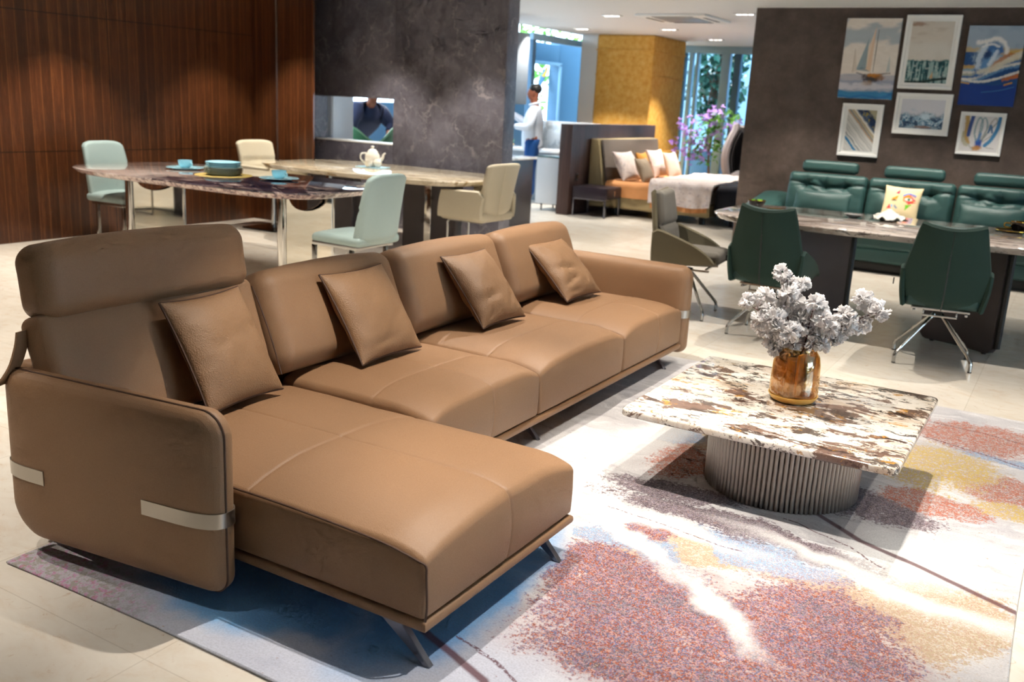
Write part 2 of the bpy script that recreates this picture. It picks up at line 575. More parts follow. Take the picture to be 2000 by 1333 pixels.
def stone_mat(name, base, layers, stretch=(1, 1, 1), rot=0, rough=.08, gold=None, sc=1.0, coat=.5):
    """Polished exotic stone. layers: (noise scale, low, high, strength, colour, warp)."""
    s = M(name); P = s.co()
    P = s.map(P, rot=(0, 0, math.radians(rot)), sc=tuple(a * sc for a in stretch))
    col = None
    nb = s.noise(P, 3, 5, .6)
    col = s.ramp(nb, [(.3, base[0]), (.5, base[1]), (.72, base[2])])
    for i, (ns, lo, hi, k, c, wp) in enumerate(layers):
        Q = s.map(P, loc=(3.1 * i + 1, 1.7 * i, .9 * i))
        nz = s.noise(Q, ns * .8, 4, .6, 0, 'Color')
        Q = s.vm('ADD', Q, s.vm('MULTIPLY', s.vm('SUBTRACT', nz, (.5, .5, .5)), (wp, wp, wp)))
        col = s.mix(s.ss(s.noise(Q, ns, 7, .68), lo, hi, 0, k), col, lin(c))
    s.set('color', col); s.set('rough', rough); s.set('coat', coat); s.set('coatr', .04); s.set('spec', .5)
    return s.mat
MT['stone_coffee'] = stone_mat('cream_brown_granite', ('#c6baa9', '#d6cec3', '#e2dcd3'),
    [(3.0, .50, .62, .45, '#a07a55', .35), (3.2, .52, .56, .92, '#5f4031', .5), (6.0, .55, .585, .9, '#33221b', .35), (9, .585, .625, .85, '#b5802f', .25), (15, .575, .61, .85, '#4a332a', .25), (5, .60, .70, .7, '#efebe4', .4)],
    (1.0, 1.75, 1), 4)
MT['stone_dark_old'] = stone_mat('dark_amethyst_marble', ('#16131c', '#2a2330', '#4a3d48'),
    [(2.0, .50, .62, .9, '#a58f88', .5), (3.4, .50, .56, .9, '#121019', .4), (6, .57, .64, .7, '#c9b6ae', .3), (9, .58, .64, .8, '#0b0a12', .2), (4, .62, .7, .6, '#6c5a70', .4)],
    (.8, 1.7, 1), 20, .05, coat=.8)
MT['stone_cream'] = stone_mat('golden_cream_marble', ('#bfae8e', '#d6cab2', '#e2dac9'),
    [(2.2, .5, .6, .6, '#9c8a6c', .5), (5, .56, .62, .75, '#8a6a34', .35), (8, .6, .66, .75, '#5d5348', .3), (3, .62, .72, .7, '#e4dcc9', .4)],
    (.8, 2.0, 1), -10, .08)
MT['stone_green'] = stone_mat('grey_rose_granite', ('#a0928a', '#c2b6ad', '#d6ccc4'),
    [(2.4, .48, .58, .65, '#8a7468', .4), (4.5, .54, .59, .85, '#4a3d3a', .4), (9, .57, .62, .8, '#332b2c', .25), (5, .6, .68, .8, '#e2dcd5', .35)],
    (.7, 2.4, 1), 8, .08)
def amethyst():
    mat = MT['stone_dark_old']; nt = mat.node_tree
    s = M.__new__(M); s.mat = mat; s.nt = nt; s._c = {}
    s.b = next(n for n in nt.nodes if n.type == 'BSDF_PRINCIPLED')
    lk = s.b.inputs['Base Color'].links[0]; col = lk.from_socket
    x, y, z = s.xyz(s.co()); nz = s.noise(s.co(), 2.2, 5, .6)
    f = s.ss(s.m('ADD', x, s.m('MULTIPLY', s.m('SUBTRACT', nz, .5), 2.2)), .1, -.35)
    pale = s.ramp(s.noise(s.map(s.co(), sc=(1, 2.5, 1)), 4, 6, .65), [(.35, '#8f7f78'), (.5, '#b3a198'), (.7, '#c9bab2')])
    col = s.mix(s.m('MULTIPLY', f, .85), col, pale)  # pale stone patches at one end, with the top's bright reflection painted in
    edge = s.ss(z, .747, .738)
    sp_ = s.ramp(s.noise(s.co(), 22, 5, .7), [(.36, '#4c3d4a'), (.5, '#b59a94'), (.66, '#d9c9bd')])
    col = s.mix(s.m('MULTIPLY', edge, .9), col, sp_)
    s.put(s.b.inputs['Base Color'], col)
    return mat
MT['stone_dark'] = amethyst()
MT['stone_white'] = stone_mat('white_grey_marble', ('#c9cccf', '#dfe1e2', '#ebecec'),
    [(2.0, .55, .6, .5, '#8b9299', .6)], (1, 1, 1), 30, .15)

def dark_stone():
    mat = stone_mat('dark_amethyst_marble', ('#1b1722', '#332937', '#54465a'),
        [(2.0, .52, .62, .8, '#a58f88', .5), (3.4, .50, .56, .9, '#15121c', .4), (6, .57, .64, .7, '#c9b6ae', .3), (9, .58, .64, .8, '#0d0c14', .2), (4, .62, .7, .6, '#6c5a70', .4)], (.8, 1.7, 1), 20, .05, coat=.8)
    return mat
def rug_mat(cx, cy):
    s = M('abstract_woven_rug'); x, y, z = s.xyz(s.co())
    P = s.map(s.vec(x, y, 0.0), loc=(cx, cy, 0))
    A = s.warp(P, 2.2, .34, 4); B = s.warp(A, 9, .10, 4); Cs = s.warp(P, 60, .012, 3)
    fine = s.noise(P, 150, 3, .65); fine2 = s.noise(s.map(P, loc=(4, 7, 0)), 85, 3, .65); big = s.noise(B, 2.2, 6, .6)
    str_ = s.noise(s.map(B, rot=(0, 0, .45), sc=(1, 5, 1)), 4, 6, .65)
    col = s.ramp(big, [(.3, '#a5a2a5'), (.5, '#b9b5b5'), (.7, '#c9c6c4')])
    col = s.mix(s.ss(str_, .52, .66, 0, .6), col, lin('#d8d6d4'))
    col = s.mix(s.ss(str_, .46, .34, 0, .5), col, lin('#8f8a8c'))
    # cool zone near the chaise
    col = s.mix(s.m('MULTIPLY', s.blob(A, -1.75, 1.8, 1.1, .5, 0, .5), .7), col, s.mix(big, lin('#a3a8be'), lin('#c0c4d2')))
    def speck(stops, sc, seed):
        v = s.n('TexVoronoi', {'Vector': s.map(Cs, loc=(seed, seed * .7, 0)), 'Scale': sc}).outputs['Color']
        r = s.n('SeparateColor', {0: v}).outputs[0]
        r = s.m('FRACT', s.m('ADD', s.m('MULTIPLY', r, .42), s.m('MULTIPLY', s.noise(s.map(P, loc=(seed * 3, seed, 0)), 34, 6, .8), 1.5)))
        return s.ramp(r, stops, 'CONSTANT')
    red = speck([(0, '#6a2e1e'), (.12, '#9a4c2c'), (.30, '#b26a44'), (.44, '#2c1822'), (.54, '#8f5c44'), (.66, '#7d6082'), (.77, '#b98a76'), (.9, '#4c6690')], 230, 1)
    orange = speck([(0, '#a84f2c'), (.3, '#b86545'), (.5, '#a88a5a'), (.62, '#8f8f9f'), (.75, '#b9a69a'), (.88, '#7d5a50')], 230, 3)
    yel = speck([(0, '#b59a3c'), (.22, '#b7845c'), (.42, '#a9a6b4'), (.62, '#b8aeb4'), (.8, '#9a8488'), (.9, '#c0a64a')], 230, 5)
    tanc = speck([(0, '#a8936f'), (.4, '#b3a183'), (.7, '#bcae97'), (.9, '#a2745a')], 240, 8)
    lblu = speck([(0, '#7f9fbd'), (.35, '#94acc6'), (.6, '#a9b3c9'), (.82, '#6a7f9c'), (.93, '#b08a74')], 240, 11)
    plum = speck([(0, '#3a252c'), (.3, '#5c3c3c'), (.5, '#7f5a4c'), (.7, '#5a4a5e'), (.85, '#8d7f80')], 230, 15)
    frag = s.noise(B, 6, 6, .7); midn = s.noise(s.map(P, loc=(2, 9, 0)), 42, 4, .7)
    def lay(c, mask, k, src, lo=.42, hi=.6):
        # ragged, broken-up edges: the soft mask is thresholded by two noises
        t = s.m('ADD', mask, s.m('ADD', s.m('MULTIPLY', s.m('SUBTRACT', frag, .5), 1.5), s.m('ADD', s.m('MULTIPLY', s.m('SUBTRACT', midn, .5), 1.7), s.m('MULTIPLY', s.m('SUBTRACT', fine2, .5), 1.6))))
        return s.mix(s.m('MULTIPLY', s.ss(t, .42, .78), k), c, src)
    def many(bl, W=B, soft=.45):
        o = None
        for b in bl:
            q = s.blob(W, *b, soft=soft)
            o = q if o is None else s.m('MAXIMUM', o, q)
        return o
    col = lay(col, many([(-.98, 2.95, .3, .10, 10), (-.42, 2.9, .32, .12, -20), (-1.35, 4.1, .2, .22), (-1.05, 2.72, .2, .14), (-.75, 3.05, .3, .05, -10), (-.15, 3.0, .25, .3)]), .85, tanc, .3, .5)
    col = lay(col, many([(-1.0, 2.3, .2, .16, 0), (-.72, 3.05, .28, .10, -12), (-.98, 2.78, .10, .22, 30), (-.15, 2.45, .3, .14), (-1.4, 4.05, .12, .14), (-.08, 4.72, .3, .07, -20), (-1.2, 2.85, .14, .1), (-.45, 2.55, .14, .1)]), .9, lblu, .35, .5)
    redm = many([(-.9, 2.5, .34, .3, 0), (-.48, 2.62, .3, .34, 0), (-.72, 2.25, .5, .22), (-.1, 2.25, .3, .25)])
    col = s.mix(s.m('MULTIPLY', redm, .5), col, lin('#a88474'))
    col = lay(col, many([(-.9, 2.5, .34, .3, 0), (-.48, 2.62, .3, .34, 0), (-.72, 2.25, .5, .22), (-1.16, 2.6, .16, .2), (-.1, 2.25, .3, .25), (-.25, 2.3, .3, .2), (-1.1, 3.0, .10, .06)]), .95, red, .34, .52)
    col = lay(col, s.m('MULTIPLY', redm, .36), .8, lblu)
    col = lay(col, s.m('MULTIPLY', redm, .42), .9, plum)
    col = lay(col, many([(-1.18, 3.42, .28, .12, 8), (-.85, 3.22, .55, .10, -3), (-.55, 3.15, .3, .08, -10), (-.5, 3.75, .25, .16)]), .92, plum, .32, .52)
    col = lay(col, many([(-.22, 5.0, .3, .22, -10), (-.02, 4.3, .25, .18, 0), (-.3, 3.95, .22, .12), (-1.3, 3.75, .12, .2)]), .92, orange, .34, .5)
    col = lay(col, many([(-.34, 4.42, .26, .34, 0), (-.05, 4.05, .15, .12)]), .9, yel, .36, .52)
    blue = s.mix(s.ss(big, .35, .65), lin('#3f82bb'), lin('#5f9ccb'))
    col = s.mix(s.m('MULTIPLY', many([(-1.48, 2.28, .20, .55, 2), (-1.95, 1.9, .40, .17, 0)], B, .3), .9), col, blue)
    corner = speck([(0, '#8c8474'), (.4, '#a79f98'), (.6, '#9a6a50'), (.72, '#b76f9a'), (.82, '#a9a2a6')], 60, 21)
    col = s.mix(s.m('MULTIPLY', s.blob(B, -2.5, 1.62, .42, .16, -6, .5), .8), col, corner)
    wh = many([(-1.18, 3.07, .34, .05, -4), (-.74, 2.63, .24, .045, -38), (-1.1, 2.88, .2, .045, -25), (-.35, 3.1, .5, .06, -12), (-1.5, 4.3, .12, .5), (-.3, 3.35, .2, .2)], B, .6)
    col = s.mix(s.m('MULTIPLY', wh, .8), col, lin('#dcdad8'))
    L1 = s.line(s.warp(P, 3, .03), [(-1.0, 3.62), (-.86, 3.60), (-.67, 3.555), (-.46, 3.40), (-.24, 3.31), (-.07, 3.225), (.1, 3.15)], .0135)
    L2 = s.line(s.warp(P, 3, .03), [(-1.7, 2.12), (-1.36, 1.975), (-1.13, 1.89), (-.9, 1.70)], .013)
    L3 = s.line(s.warp(P, 5, .03), [(-.46, 5.09), (-.2, 5.07), (.1, 4.99)], .005)
    L4 = s.line(s.warp(P, 5, .03), [(-.44, 4.82), (-.2, 4.74), (.1, 4.6)], .006)
    L5 = s.line(s.warp(P, 7, .05), [(-1.34, 3.11), (-1.05, 3.08), (-.8, 3.05)], .004)
    L6 = s.line(s.warp(P, 7, .05), [(-.75, 3.43), (-.5, 3.33), (-.35, 3.22)], .004)
    L7 = s.line(s.warp(P, 7, .05), [(-1.3, 2.02), (-1.1, 1.96), (-.9, 1.83)], .005)
    ln = s.m('MAXIMUM', s.m('MAXIMUM', L1, L2), s.m('MULTIPLY', s.m('MAXIMUM', s.m('MAXIMUM', L3, L4), s.m('MAXIMUM', L5, s.m('MAXIMUM', L6, L7))), s.ss(fine2, .4, .52)))
    col = s.mix(s.m('MULTIPLY', ln, .85), col, lin('#4f1c24'))
    col = s.mix(s.ss(fine, .35, .7, 0, .22), col, lin('#5d5658'))
    # plum border strip round the edge
    bx = s.m('SUBTRACT', s.m('ABSOLUTE', x), 0.0); by = s.m('ABSOLUTE', y)
    s.set('color', col); s.set('rough', .95); s.set('spec', .1); s.set('sheen', .15)
    s.bump(s.m('ADD', fine, s.m('MULTIPLY', fine2, .5)), .35, .004)
    return s.mat

def attr_mat(name, rough=.6, bump=.1):
    s = M(name)
    a = s.n('Attribute', attribute_name='paint').outputs['Color']
    n = s.noise(s.co(), 220, 2, .6)
    s.set('color', s.mix(s.ss(n, .3, .7, 0, .08), a, lin('#303030'))); s.set('rough', rough); s.set('spec', .3)
    s.bump(n, bump, .002)
    return s.mat
MT['paint'] = attr_mat('painted_artwork')
MT['print'] = attr_mat('printed_cotton', .9, .25)

def thin_glass():
    s = M('amber_glass'); P = s.co()
    v = s.n('SeparateColor', {0: s.vor(P, 24, 'F1', 'Color')}).outputs[0]; n = s.noise(P, 18, 3, .6)
    nrm = s.n('Bump', {'Height': s.m('ADD', v, n), 'Strength': .3, 'Distance': .01}).outputs[0]
    t = s.n('BsdfTransparent', {0: s.mix(n, lin('#f3d593'), lin('#fbecc6'))}); g_ = s.n('BsdfGlossy', {0: lin('#fff0d8'), 'Roughness': .05}); s.put(g_.inputs['Normal'], nrm)
    lw = s.n('LayerWeight', {'Blend': .35}); s.put(lw.inputs['Normal'], nrm)
    mx = s.n('MixShader'); s.put(mx.inputs[0], s.lr(lw.outputs['Facing'], 0, 1, .10, .75)); s.nt.links.new(t.outputs[0], mx.inputs[1]); s.nt.links.new(g_.outputs[0], mx.inputs[2])
    s.nt.links.new(mx.outputs[0], s.out.inputs[0])
    return s.mat
def glass_mat():
    s = M('amber_glass'); P = s.co()
    v = s.vor(P, 26, 'F1', 'Color'); n = s.noise(P, 18, 3, .6)
    s.set('color', s.mix(n, lin('#f6e0b4'), lin('#fdf6e8'))); s.set('rough', .02); s.set('trans', 1.0); s.set('ior', 1.25)
    s.bump(s.m('ADD', s.n('SeparateColor', {0: v}).outputs[0], n), .15, .006)
    return s.mat
MT['amber'] = thin_glass()
MT['foil'] = plain('crumpled_gold_foil', '#d9ab5c', .4, .1, var=.3, vs=40, bump=.4, bs=90)
MT['gold_glass'] = plain('gold_lustre_glass', '#e6b45a', .3, .1, var=.3, vs=30, bump=.2, bs=60)
MT['petal'] = plain('white_silk_petal', '#faf8f8', .8, var=.02)
def translucent(mat, c, k):
    nt = mat.node_tree; out = next(n for n in nt.nodes if n.type == 'OUTPUT_MATERIAL'); b = next(n for n in nt.nodes if n.type == 'BSDF_PRINCIPLED')
    t = nt.nodes.new('ShaderNodeBsdfTranslucent'); t.inputs[0].default_value = lin(c); m = nt.nodes.new('ShaderNodeMixShader'); m.inputs[0].default_value = k
    nt.links.new(b.outputs[0], m.inputs[1]); nt.links.new(t.outputs[0], m.inputs[2]); nt.links.new(m.outputs[0], out.inputs[0])
translucent(MT['petal'], '#faf8f8', .5)
MT['twig'] = plain('red_brown_twig', '#5a2a26', .6, var=.2, vs=40)
MT['wire'] = plain('pale_flower_stalk', '#e3cfd0', .6)
MT['turq'] = plain('turquoise_glaze', '#97cad9', .12, var=.08, coat=.5)
MT['celadon'] = plain('celadon_glaze', '#9aa8a1', .15, var=.1, coat=.5)
MT['goldmat'] = plain('woven_gold_placemat', '#a08a48', .55, .3, var=.2, vs=120, bump=.3)
MT['porcelain'] = plain('white_porcelain', '#e4e0d6', .15, var=.02, coat=.5)
MT['paleblue'] = plain('pale_blue_tray', '#9cc4d6', .2)
MT['blackglaze'] = plain('black_glaze', '#0b0a0c', .12, coat=.5)
MT['gold'] = plain('gold_rim', '#c39a3c', .2, 1)
MT['lime'] = plain('lime_green_filling', '#7ab52c', .5, var=.2, vs=60)
MT['beige_bed'] = fabric('beige_bed_fabric', '#b3a27c', '#94835f', .8, 500, .2)
MT['taupe_bed'] = fabric('taupe_headboard_fabric', '#716860', '#595049', .8, 500, .2)
MT['sheet'] = plain('apricot_cotton', '#c98a54', .8, var=.08, bump=.1, bs=20)
def floral(name):
    s = M(name); P = s.co(); n = s.noise(P, 9, 5, .6); n2 = s.noise(P, 25, 4, .6)
    col = s.ramp(n, [(.35, '#cdbcb4'), (.55, '#d6cac6'), (.7, '#c3b1ae')])
    col = s.mix(s.ss(n2, .55, .68, 0, .6), col, lin('#8f7a82'))
    s.set('color', s.mix(s.ss(n2, .3, .4, .5, 0), col, lin('#cfa07a'))); s.set('rough', .85); s.set('sheen', .3)
    s.bump(n2, .3, .02)
    return s.mat
MT['floral'] = floral('floral_blush_cotton')
MT['taupe_pil'] = fabric('taupe_pillow_fabric', '#a3937f', None, .85, 300)
MT['pale_pil'] = fabric('pale_pillow_fabric', '#cfc2b4', None, .85, 300, speck=.15)
MT['brown_pil'] = plain('brown_gold_pillow', '#b07a2a', .8, var=.4, vs=14)
MT['navy_fab'] = fabric('charcoal_navy_fabric', '#23252e', None, .8, 400)
MT['dkwood'] = plain('espresso_lacquer', '#241a22', .35, var=.1)
MT['jeans'] = fabric('blue_denim', '#1d4a86', '#12305c', .9, 500)
MT['shirt'] = plain('white_cotton_shirt', '#c9d2e0', .85, var=.05, bump=.15, bs=14)
MT['navy'] = plain('navy_jumper', '#101a38', .9, var=.2, bump=.2, bs=20)
MT['skin'] = plain('brown_skin', '#7a4530', .55, var=.06)
MT['hair'] = plain('black_hair', '#0d0a0a', .5)
MT['cab_grey'] = plain('grey_cabinet_lacquer', '#7f868e', .35, var=.02)
MT['cab_white'] = plain('white_cabinet_lacquer', '#c6cbd2', .3, var=.02)
MT['island'] = plain('dark_plum_laminate', '#2e2628', .35, var=.08)
MT['frame_blue'] = plain('blue_grey_aluminium', '#4a6f8c', .4, .2, var=.04)
MT['frame_pale'] = plain('pale_blue_aluminium', '#8fb0c8', .4, .2, var=.04)
MT['leaf'] = plain('green_leaf', '#4c8a3a', .5, var=.35, vs=5)
translucent(MT['leaf'], '#7fb04a', .35)
MT['leaf_dk'] = plain('deep_green_leaf', '#1f5a4a', .5, var=.4, vs=3)
MT['bark'] = plain('grey_brown_bark', '#6b5648', .8, var=.2, vs=20)
MT['lilac'] = plain('lilac_petal', '#a884d6', .6, var=.25, vs=12)
translucent(MT['lilac'], '#b89ae0', .4)
MT['ext_wall'] = plain('pale_exterior_wall', '#8fb0c4', .8, var=.06)
MT['ext_ground'] = plain('pale_paving', '#a9adb0', .8, var=.08)
MT['grey_egg'] = fabric('pale_grey_felt', '#8d8789', None, .85, 400)
MT['dark_egg'] = plain('charcoal_lining', '#1c1a1e', .6)
MT['teal_bottle'] = plain('teal_bottle_glass', '#2f5f78', .15)
MT['banner_y'] = plain('yellow_banner_cloth', '#d9a02c', .7)
MT['banner_b'] = plain('blue_banner_cloth', '#3f6d90', .7, var=.3, vs=6)
def pane_mat():
    s = M('window_glass', color=(.93, .98, 1, 1), rough=.0, trans=1.0, ior=1.02)
    return s.mat
MT['pane'] = pane_mat()
def lamp_mat(name, c, st):
    s = M(name, color=c, rough=.4); s.set('emit', c); s.set('estr', st); return s.mat
MT['lamp'] = lamp_mat('spot_lens_glow', (1, .95, .88), 5)
# ------------------------------------------------------------------ the setting
CZ = 2.63
g = G().add([(-14, -4, 0), (7, -4, 0), (7, 24, 0), (-14, 24, 0)], [(0, 1, 2, 3)])
struct('floor', g, MT['floor'])
g = G().add([(-8.6, -4, CZ), (7, -4, CZ), (7, 17.6, CZ), (-7.75, 17.6, CZ), (-7.75, 13.0, CZ), (-8.6, 13.0, CZ)], [(5, 4, 3, 2, 1, 0)])
g.add([(-8.6, -4, CZ + .2), (7, -4, CZ + .2), (7, 17.6, CZ + .2), (-8.6, 17.6, CZ + .2)], [(0, 1, 2, 3)])
struct('ceiling', g, MT['ceiling'])
struct('wall_left', box(-8.45, -4, 0, -8.25, 8.8, CZ, .002), MT['wood_wall'])
struct('wall_rear', prism([(-8.25, 8.05), (-7.34, 8.05), (-7.36, 8.10), (-7.96, 8.70), (-8.25, 8.70)], 0, CZ, 0), MT['wood_ret'])
struct('trim_1', box(-7.876, 8.035, .0, -7.862, 8.05, CZ, .001), MT['steel'])

# marble wall with a hatch cut through it
MX0, MX1, MY0, MY1 = -8.25, -5.29, 8.70, 8.92
HX0, HX1, HZ0, HZ1 = -7.90, -6.74, .93, 1.435
g = G()
g.join(box(MX0, MY0, 0, HX0, MY1, CZ, .001)).join(box(HX1, MY0, 0, MX1, MY1, CZ, .001))
g.join(box(HX0, MY0, 0, HX1, MY1, HZ0, .001)).join(box(HX0, MY0, HZ1, HX1, MY1, CZ, .001))
struct('wall_marble', g, MT['marble_wall'])
struct('trim_2', box(HX0, MY0 - .004, HZ0, HX1, MY1 + .004, HZ0 + .016, .001), MT['white'])
struct('wall_kitchen', box(-9.7, 9.0, 0, -9.6, 12.9, 1.36, .002), MT['frame_blue'])
# accent wall behind the green sofa
struct('wall_accent', box(-3.39, 10.85, 0, 7, 11.1, CZ, .002), MT['accent'])
struct('trim_3', box(-3.40, 10.846, CZ - .006, 7, 10.85, CZ + .0, .001), MT['white'])
# ochre column with stepped base
g = box(-7.30, 14.9, 0, -6.27, 16.3, CZ, .03)
struct('column', g, MT['orange_col'])
g = box(-7.34, 14.86, 0, -6.23, 16.34, .78, .01).join(box(-7.37, 14.83, 0, -6.20, 16.37, .58, .01))
struct('trim_4', g, MT['orange_col'])
g = box(-7.30, 14.89, 1.98, -6.262, 16.31, 1.995, .001).join(box(-7.31, 14.885, 2.38, -6.258, 16.31, 2.395, .001))
struct('trim_5', g, MT['orange_col'])
struct('column_sunlit', box(-7.62, 14.95, 0, -7.31, 16.3, CZ, .01), MT['white_wall'])  # off-white slab added to stand for the column's sunlit side
# outer walls out of the picture that shape the daylight
struct('wall_behind', box(-8.45, -4.2, 0, 7, -4, CZ, .002), MT['white_wall'])
g = box(6.9, -4, 0, 7.1, 1.0, CZ, .002).join(box(6.9, 5.5, 0, 7.1, 17.6, CZ, .002)).join(box(6.9, 1.0, 0, 7.1, 5.5, .5, .002))
struct('wall_right', g, MT['white_wall'])

# glazing at the far end (plane y = 17.3) and at the side (plane x = -7.8)
def bar(x0, y0, z0, x1, y1, z1): return box(x0, y0, z0, x1, y1, z1, .004)
w2 = mesh_obj('window_2', bar(-6.72, 17.26, 2.50, 3, 17.36, 2.63), MT['frame_pale']); w2['kind'] = 'structure'
for x, wd, mt in ((-6.70, .16, 'frame_blue'), (-6.52, .07, 'frame_pale'), (-6.40, .05, 'frame_pale'), (-5.86, .16, 'frame_pale'), (-5.64, .12, 'frame_blue'), (-4.5, .12, 'frame_blue'), (-3.3, .12, 'frame_blue')):
    part('mullion', bar(x - wd / 2, 17.25, 0, x + wd / 2, 17.37, 2.5), MT[mt], w2)
part('sill', bar(-6.72, 17.24, 0, 3, 17.38, .10), MT['frame_pale'], w2)
for a, b in ((-6.36, -5.94), (-5.58, -4.56), (-4.44, -3.36), (-3.24, 3)):
    part('glass_pane', box(a, 17.305, .1, b, 17.315, 2.5, .001), MT['pane'], w2)
w1 = mesh_obj('window_1', bar(-7.86, 13.55, 2.44, -7.76, 17.3, 2.54), MT['frame_pale']); w1['kind'] = 'structure'
for y, wd, mt in ((13.6, .1, 'frame_blue'), (15.55, .10, 'white'), (15.80, .16, 'frame_blue'), (16.6, .12, 'frame_pale')):
    part('mullion', bar(-7.86, y - wd / 2, 0, -7.76, y + wd / 2, 2.44), MT[mt], w1)
for a, b in ((13.65, 15.5), (15.88, 16.54)):
    part('glass_pane', box(-7.815, a, .05, -7.805, b, 2.44, .001), MT['pane'], w1)
# ------------------------------------------------------------------ brown sectional sofa
sofa = thing('sectional_sofa', 'long tan leather chaise sofa with raised headrest and steel banded arms on the patterned rug', 'sofa', (-2.2, 3.5, 0.012))
o = [(-2.66, 1.83), (-1.278, 1.83), (-1.278, 2.68), (-1.868, 2.68), (-1.868, 5.21), (-2.66, 5.21)]
part('plinth', prism(o, .12, .153, .013, 3), MT['tan'], sofa, True)

def seat(x0, x1, y0, y1, z0, zE, crown, front, gx=(), gy=(), ysoft=3.0, roll=.16):
    hx, hy, hz = (x1 - x0) / 2, (y1 - y0) / 2, (zE - z0) / 2
    cx, cy, cz = (x0 + x1) / 2, (y0 + y1) / 2, (z0 + zE) / 2
    ey = [y - cy + d for (y, w, dp) in gx for d in (-2 * w, -w, -.5 * w, 0, .5 * w, w, 2 * w)]
    ex = [x - cx + d for (x, w, dp) in gy for d in (-2 * w, -w, -.5 * w, 0, .5 * w, w, 2 * w)]
    ex += [hx - roll * k / 8 for k in range(1, 9)]
    def fn(P):
        x, y, z = P[:, 0].copy(), P[:, 1].copy(), P[:, 2].copy()
        t = (z + hz) / (2 * hz); xn = x / hx; yn = y / hy
        d = np.clip(1 - (hx - x) / roll, 0, 1)
        wr = np.array([.004 * fbm(a * 5 + cy, b * 5, 3.3) for a, b in zip(x, y)])
        top = crown * (1 - np.abs(yn) ** ysoft) * (1 - .5 * np.clip(-xn, 0, 1) ** 4) - front * d ** 2.2 + wr
        P[:, 2] = z + t * top
        fr = np.clip((xn - .9) / .1, 0, 1)
        P[:, 0] = x + fr * (.016 * (1 - yn ** 4) * 4 * t * (1 - t))
        P[:, 1] = y + .006 * np.sign(yn) * np.clip((np.abs(yn) - .9) / .1, 0, 1) * 4 * t * (1 - t)
        for (yy, w, dp) in gx:
            e = np.exp(-((y + cy - yy) / w) ** 2)
            P[:, 2] -= t * dp * e; P[:, 0] -= fr * dp * e
        for (xx, w, dp) in gy:
            P[:, 2] -= t * dp * np.exp(-((x + cx - xx) / w) ** 2)
        return P
    return softbox(hx, hy, hz, .018, (16, 12, 4), 3, fn, (ex, ey, ())).move(cx, cy, cz)

ch = part('chaise_seat', seat(-2.62, -1.285, 1.83, 2.68, .155, .352, .058, .03, gx=((2.25, .006, .004),), gy=((-1.93, .006, .004),)), MT['tan'], sofa, True)
# dark piped edge along the outer side of the chaise
def pipe(pts, r=.0035): return tube(catmull(pts, 5), r, 6)
part('piping', pipe([(-2.0, 1.829, .355), (-1.8, 1.829, .357), (-1.6, 1.829, .353), (-1.42, 1.829, .345), (-1.31, 1.829, .328), (-1.284, 1.832, .317), (-1.281, 1.832, .28), (-1.276, 1.831, .2), (-1.281, 1.832, .158)]), MT['tan_seam'], ch, True)
for (a, b, gx) in ((2.688, 3.496, ((3.10, .006, .004),)), (3.504, 4.386, ()), (4.394, 5.205, ((4.83, .006, .003),))):
    part('seat', seat(-2.62, -1.875, a, b, .155, .372, .046, .03, gx=gx, gy=((-2.16, .006, .0035),), ysoft=5, roll=.2), MT['tan'], sofa, True)

def backcush(y0, y1, zc, hz, th, xf, tilt, r=.07, puff=.03, n=(3, 14, 10)):
    hy = (y1 - y0) / 2
    def fn(P):
        x, y, z = P[:, 0], P[:, 1], P[:, 2]
        yn = y / hy; zn = z / hz
        b = (1 - np.abs(yn) ** 4) * (1 - np.abs(zn) ** 4)
        wr = np.array([.007 * fbm(a * 4 + y0 * 3, c * 4, 1.7) for a, c in zip(y, z)])
        P[:, 0] = x + np.where(x > 0, 1, -1) * b * puff + wr
        P[:, 2] = z + .018 * (1 - yn ** 2) * np.clip(zn, 0, 1)
        return P
    g = softbox(th / 2, hy, hz, r, n, 5, fn)
    return g.rot(math.radians(tilt), 'Y').move(xf - th / 2, (y0 + y1) / 2, zc)
bk = part('backrest', backcush(1.69, 2.56, .585, .20, .13, -2.575, -20, .03, .012), MT['tan'], sofa, True)
hd = part('headrest', backcush(1.70, 2.545, .872, .118, .17, -2.63, -10, .06, .012), MT['tan'], sofa, True)
part('piping', pipe([(-2.63, 2.545, .765), (-2.60, 2.553, .70), (-2.545, 2.556, .58), (-2.49, 2.556, .44)], .003), MT['tan_seam'], bk, True)
for (a, b) in ((2.59, 3.425), (3.435, 4.325), (4.335, 5.17)):
    part('backrest', backcush(a, b, .59, .205, .19, -2.565, -22, .075, .022), MT['tan'], sofa, True)
part('back_panel', box(-2.80, 1.70, .12, -2.70, 5.2, .62, .02, 3), MT['tan'], sofa, True)

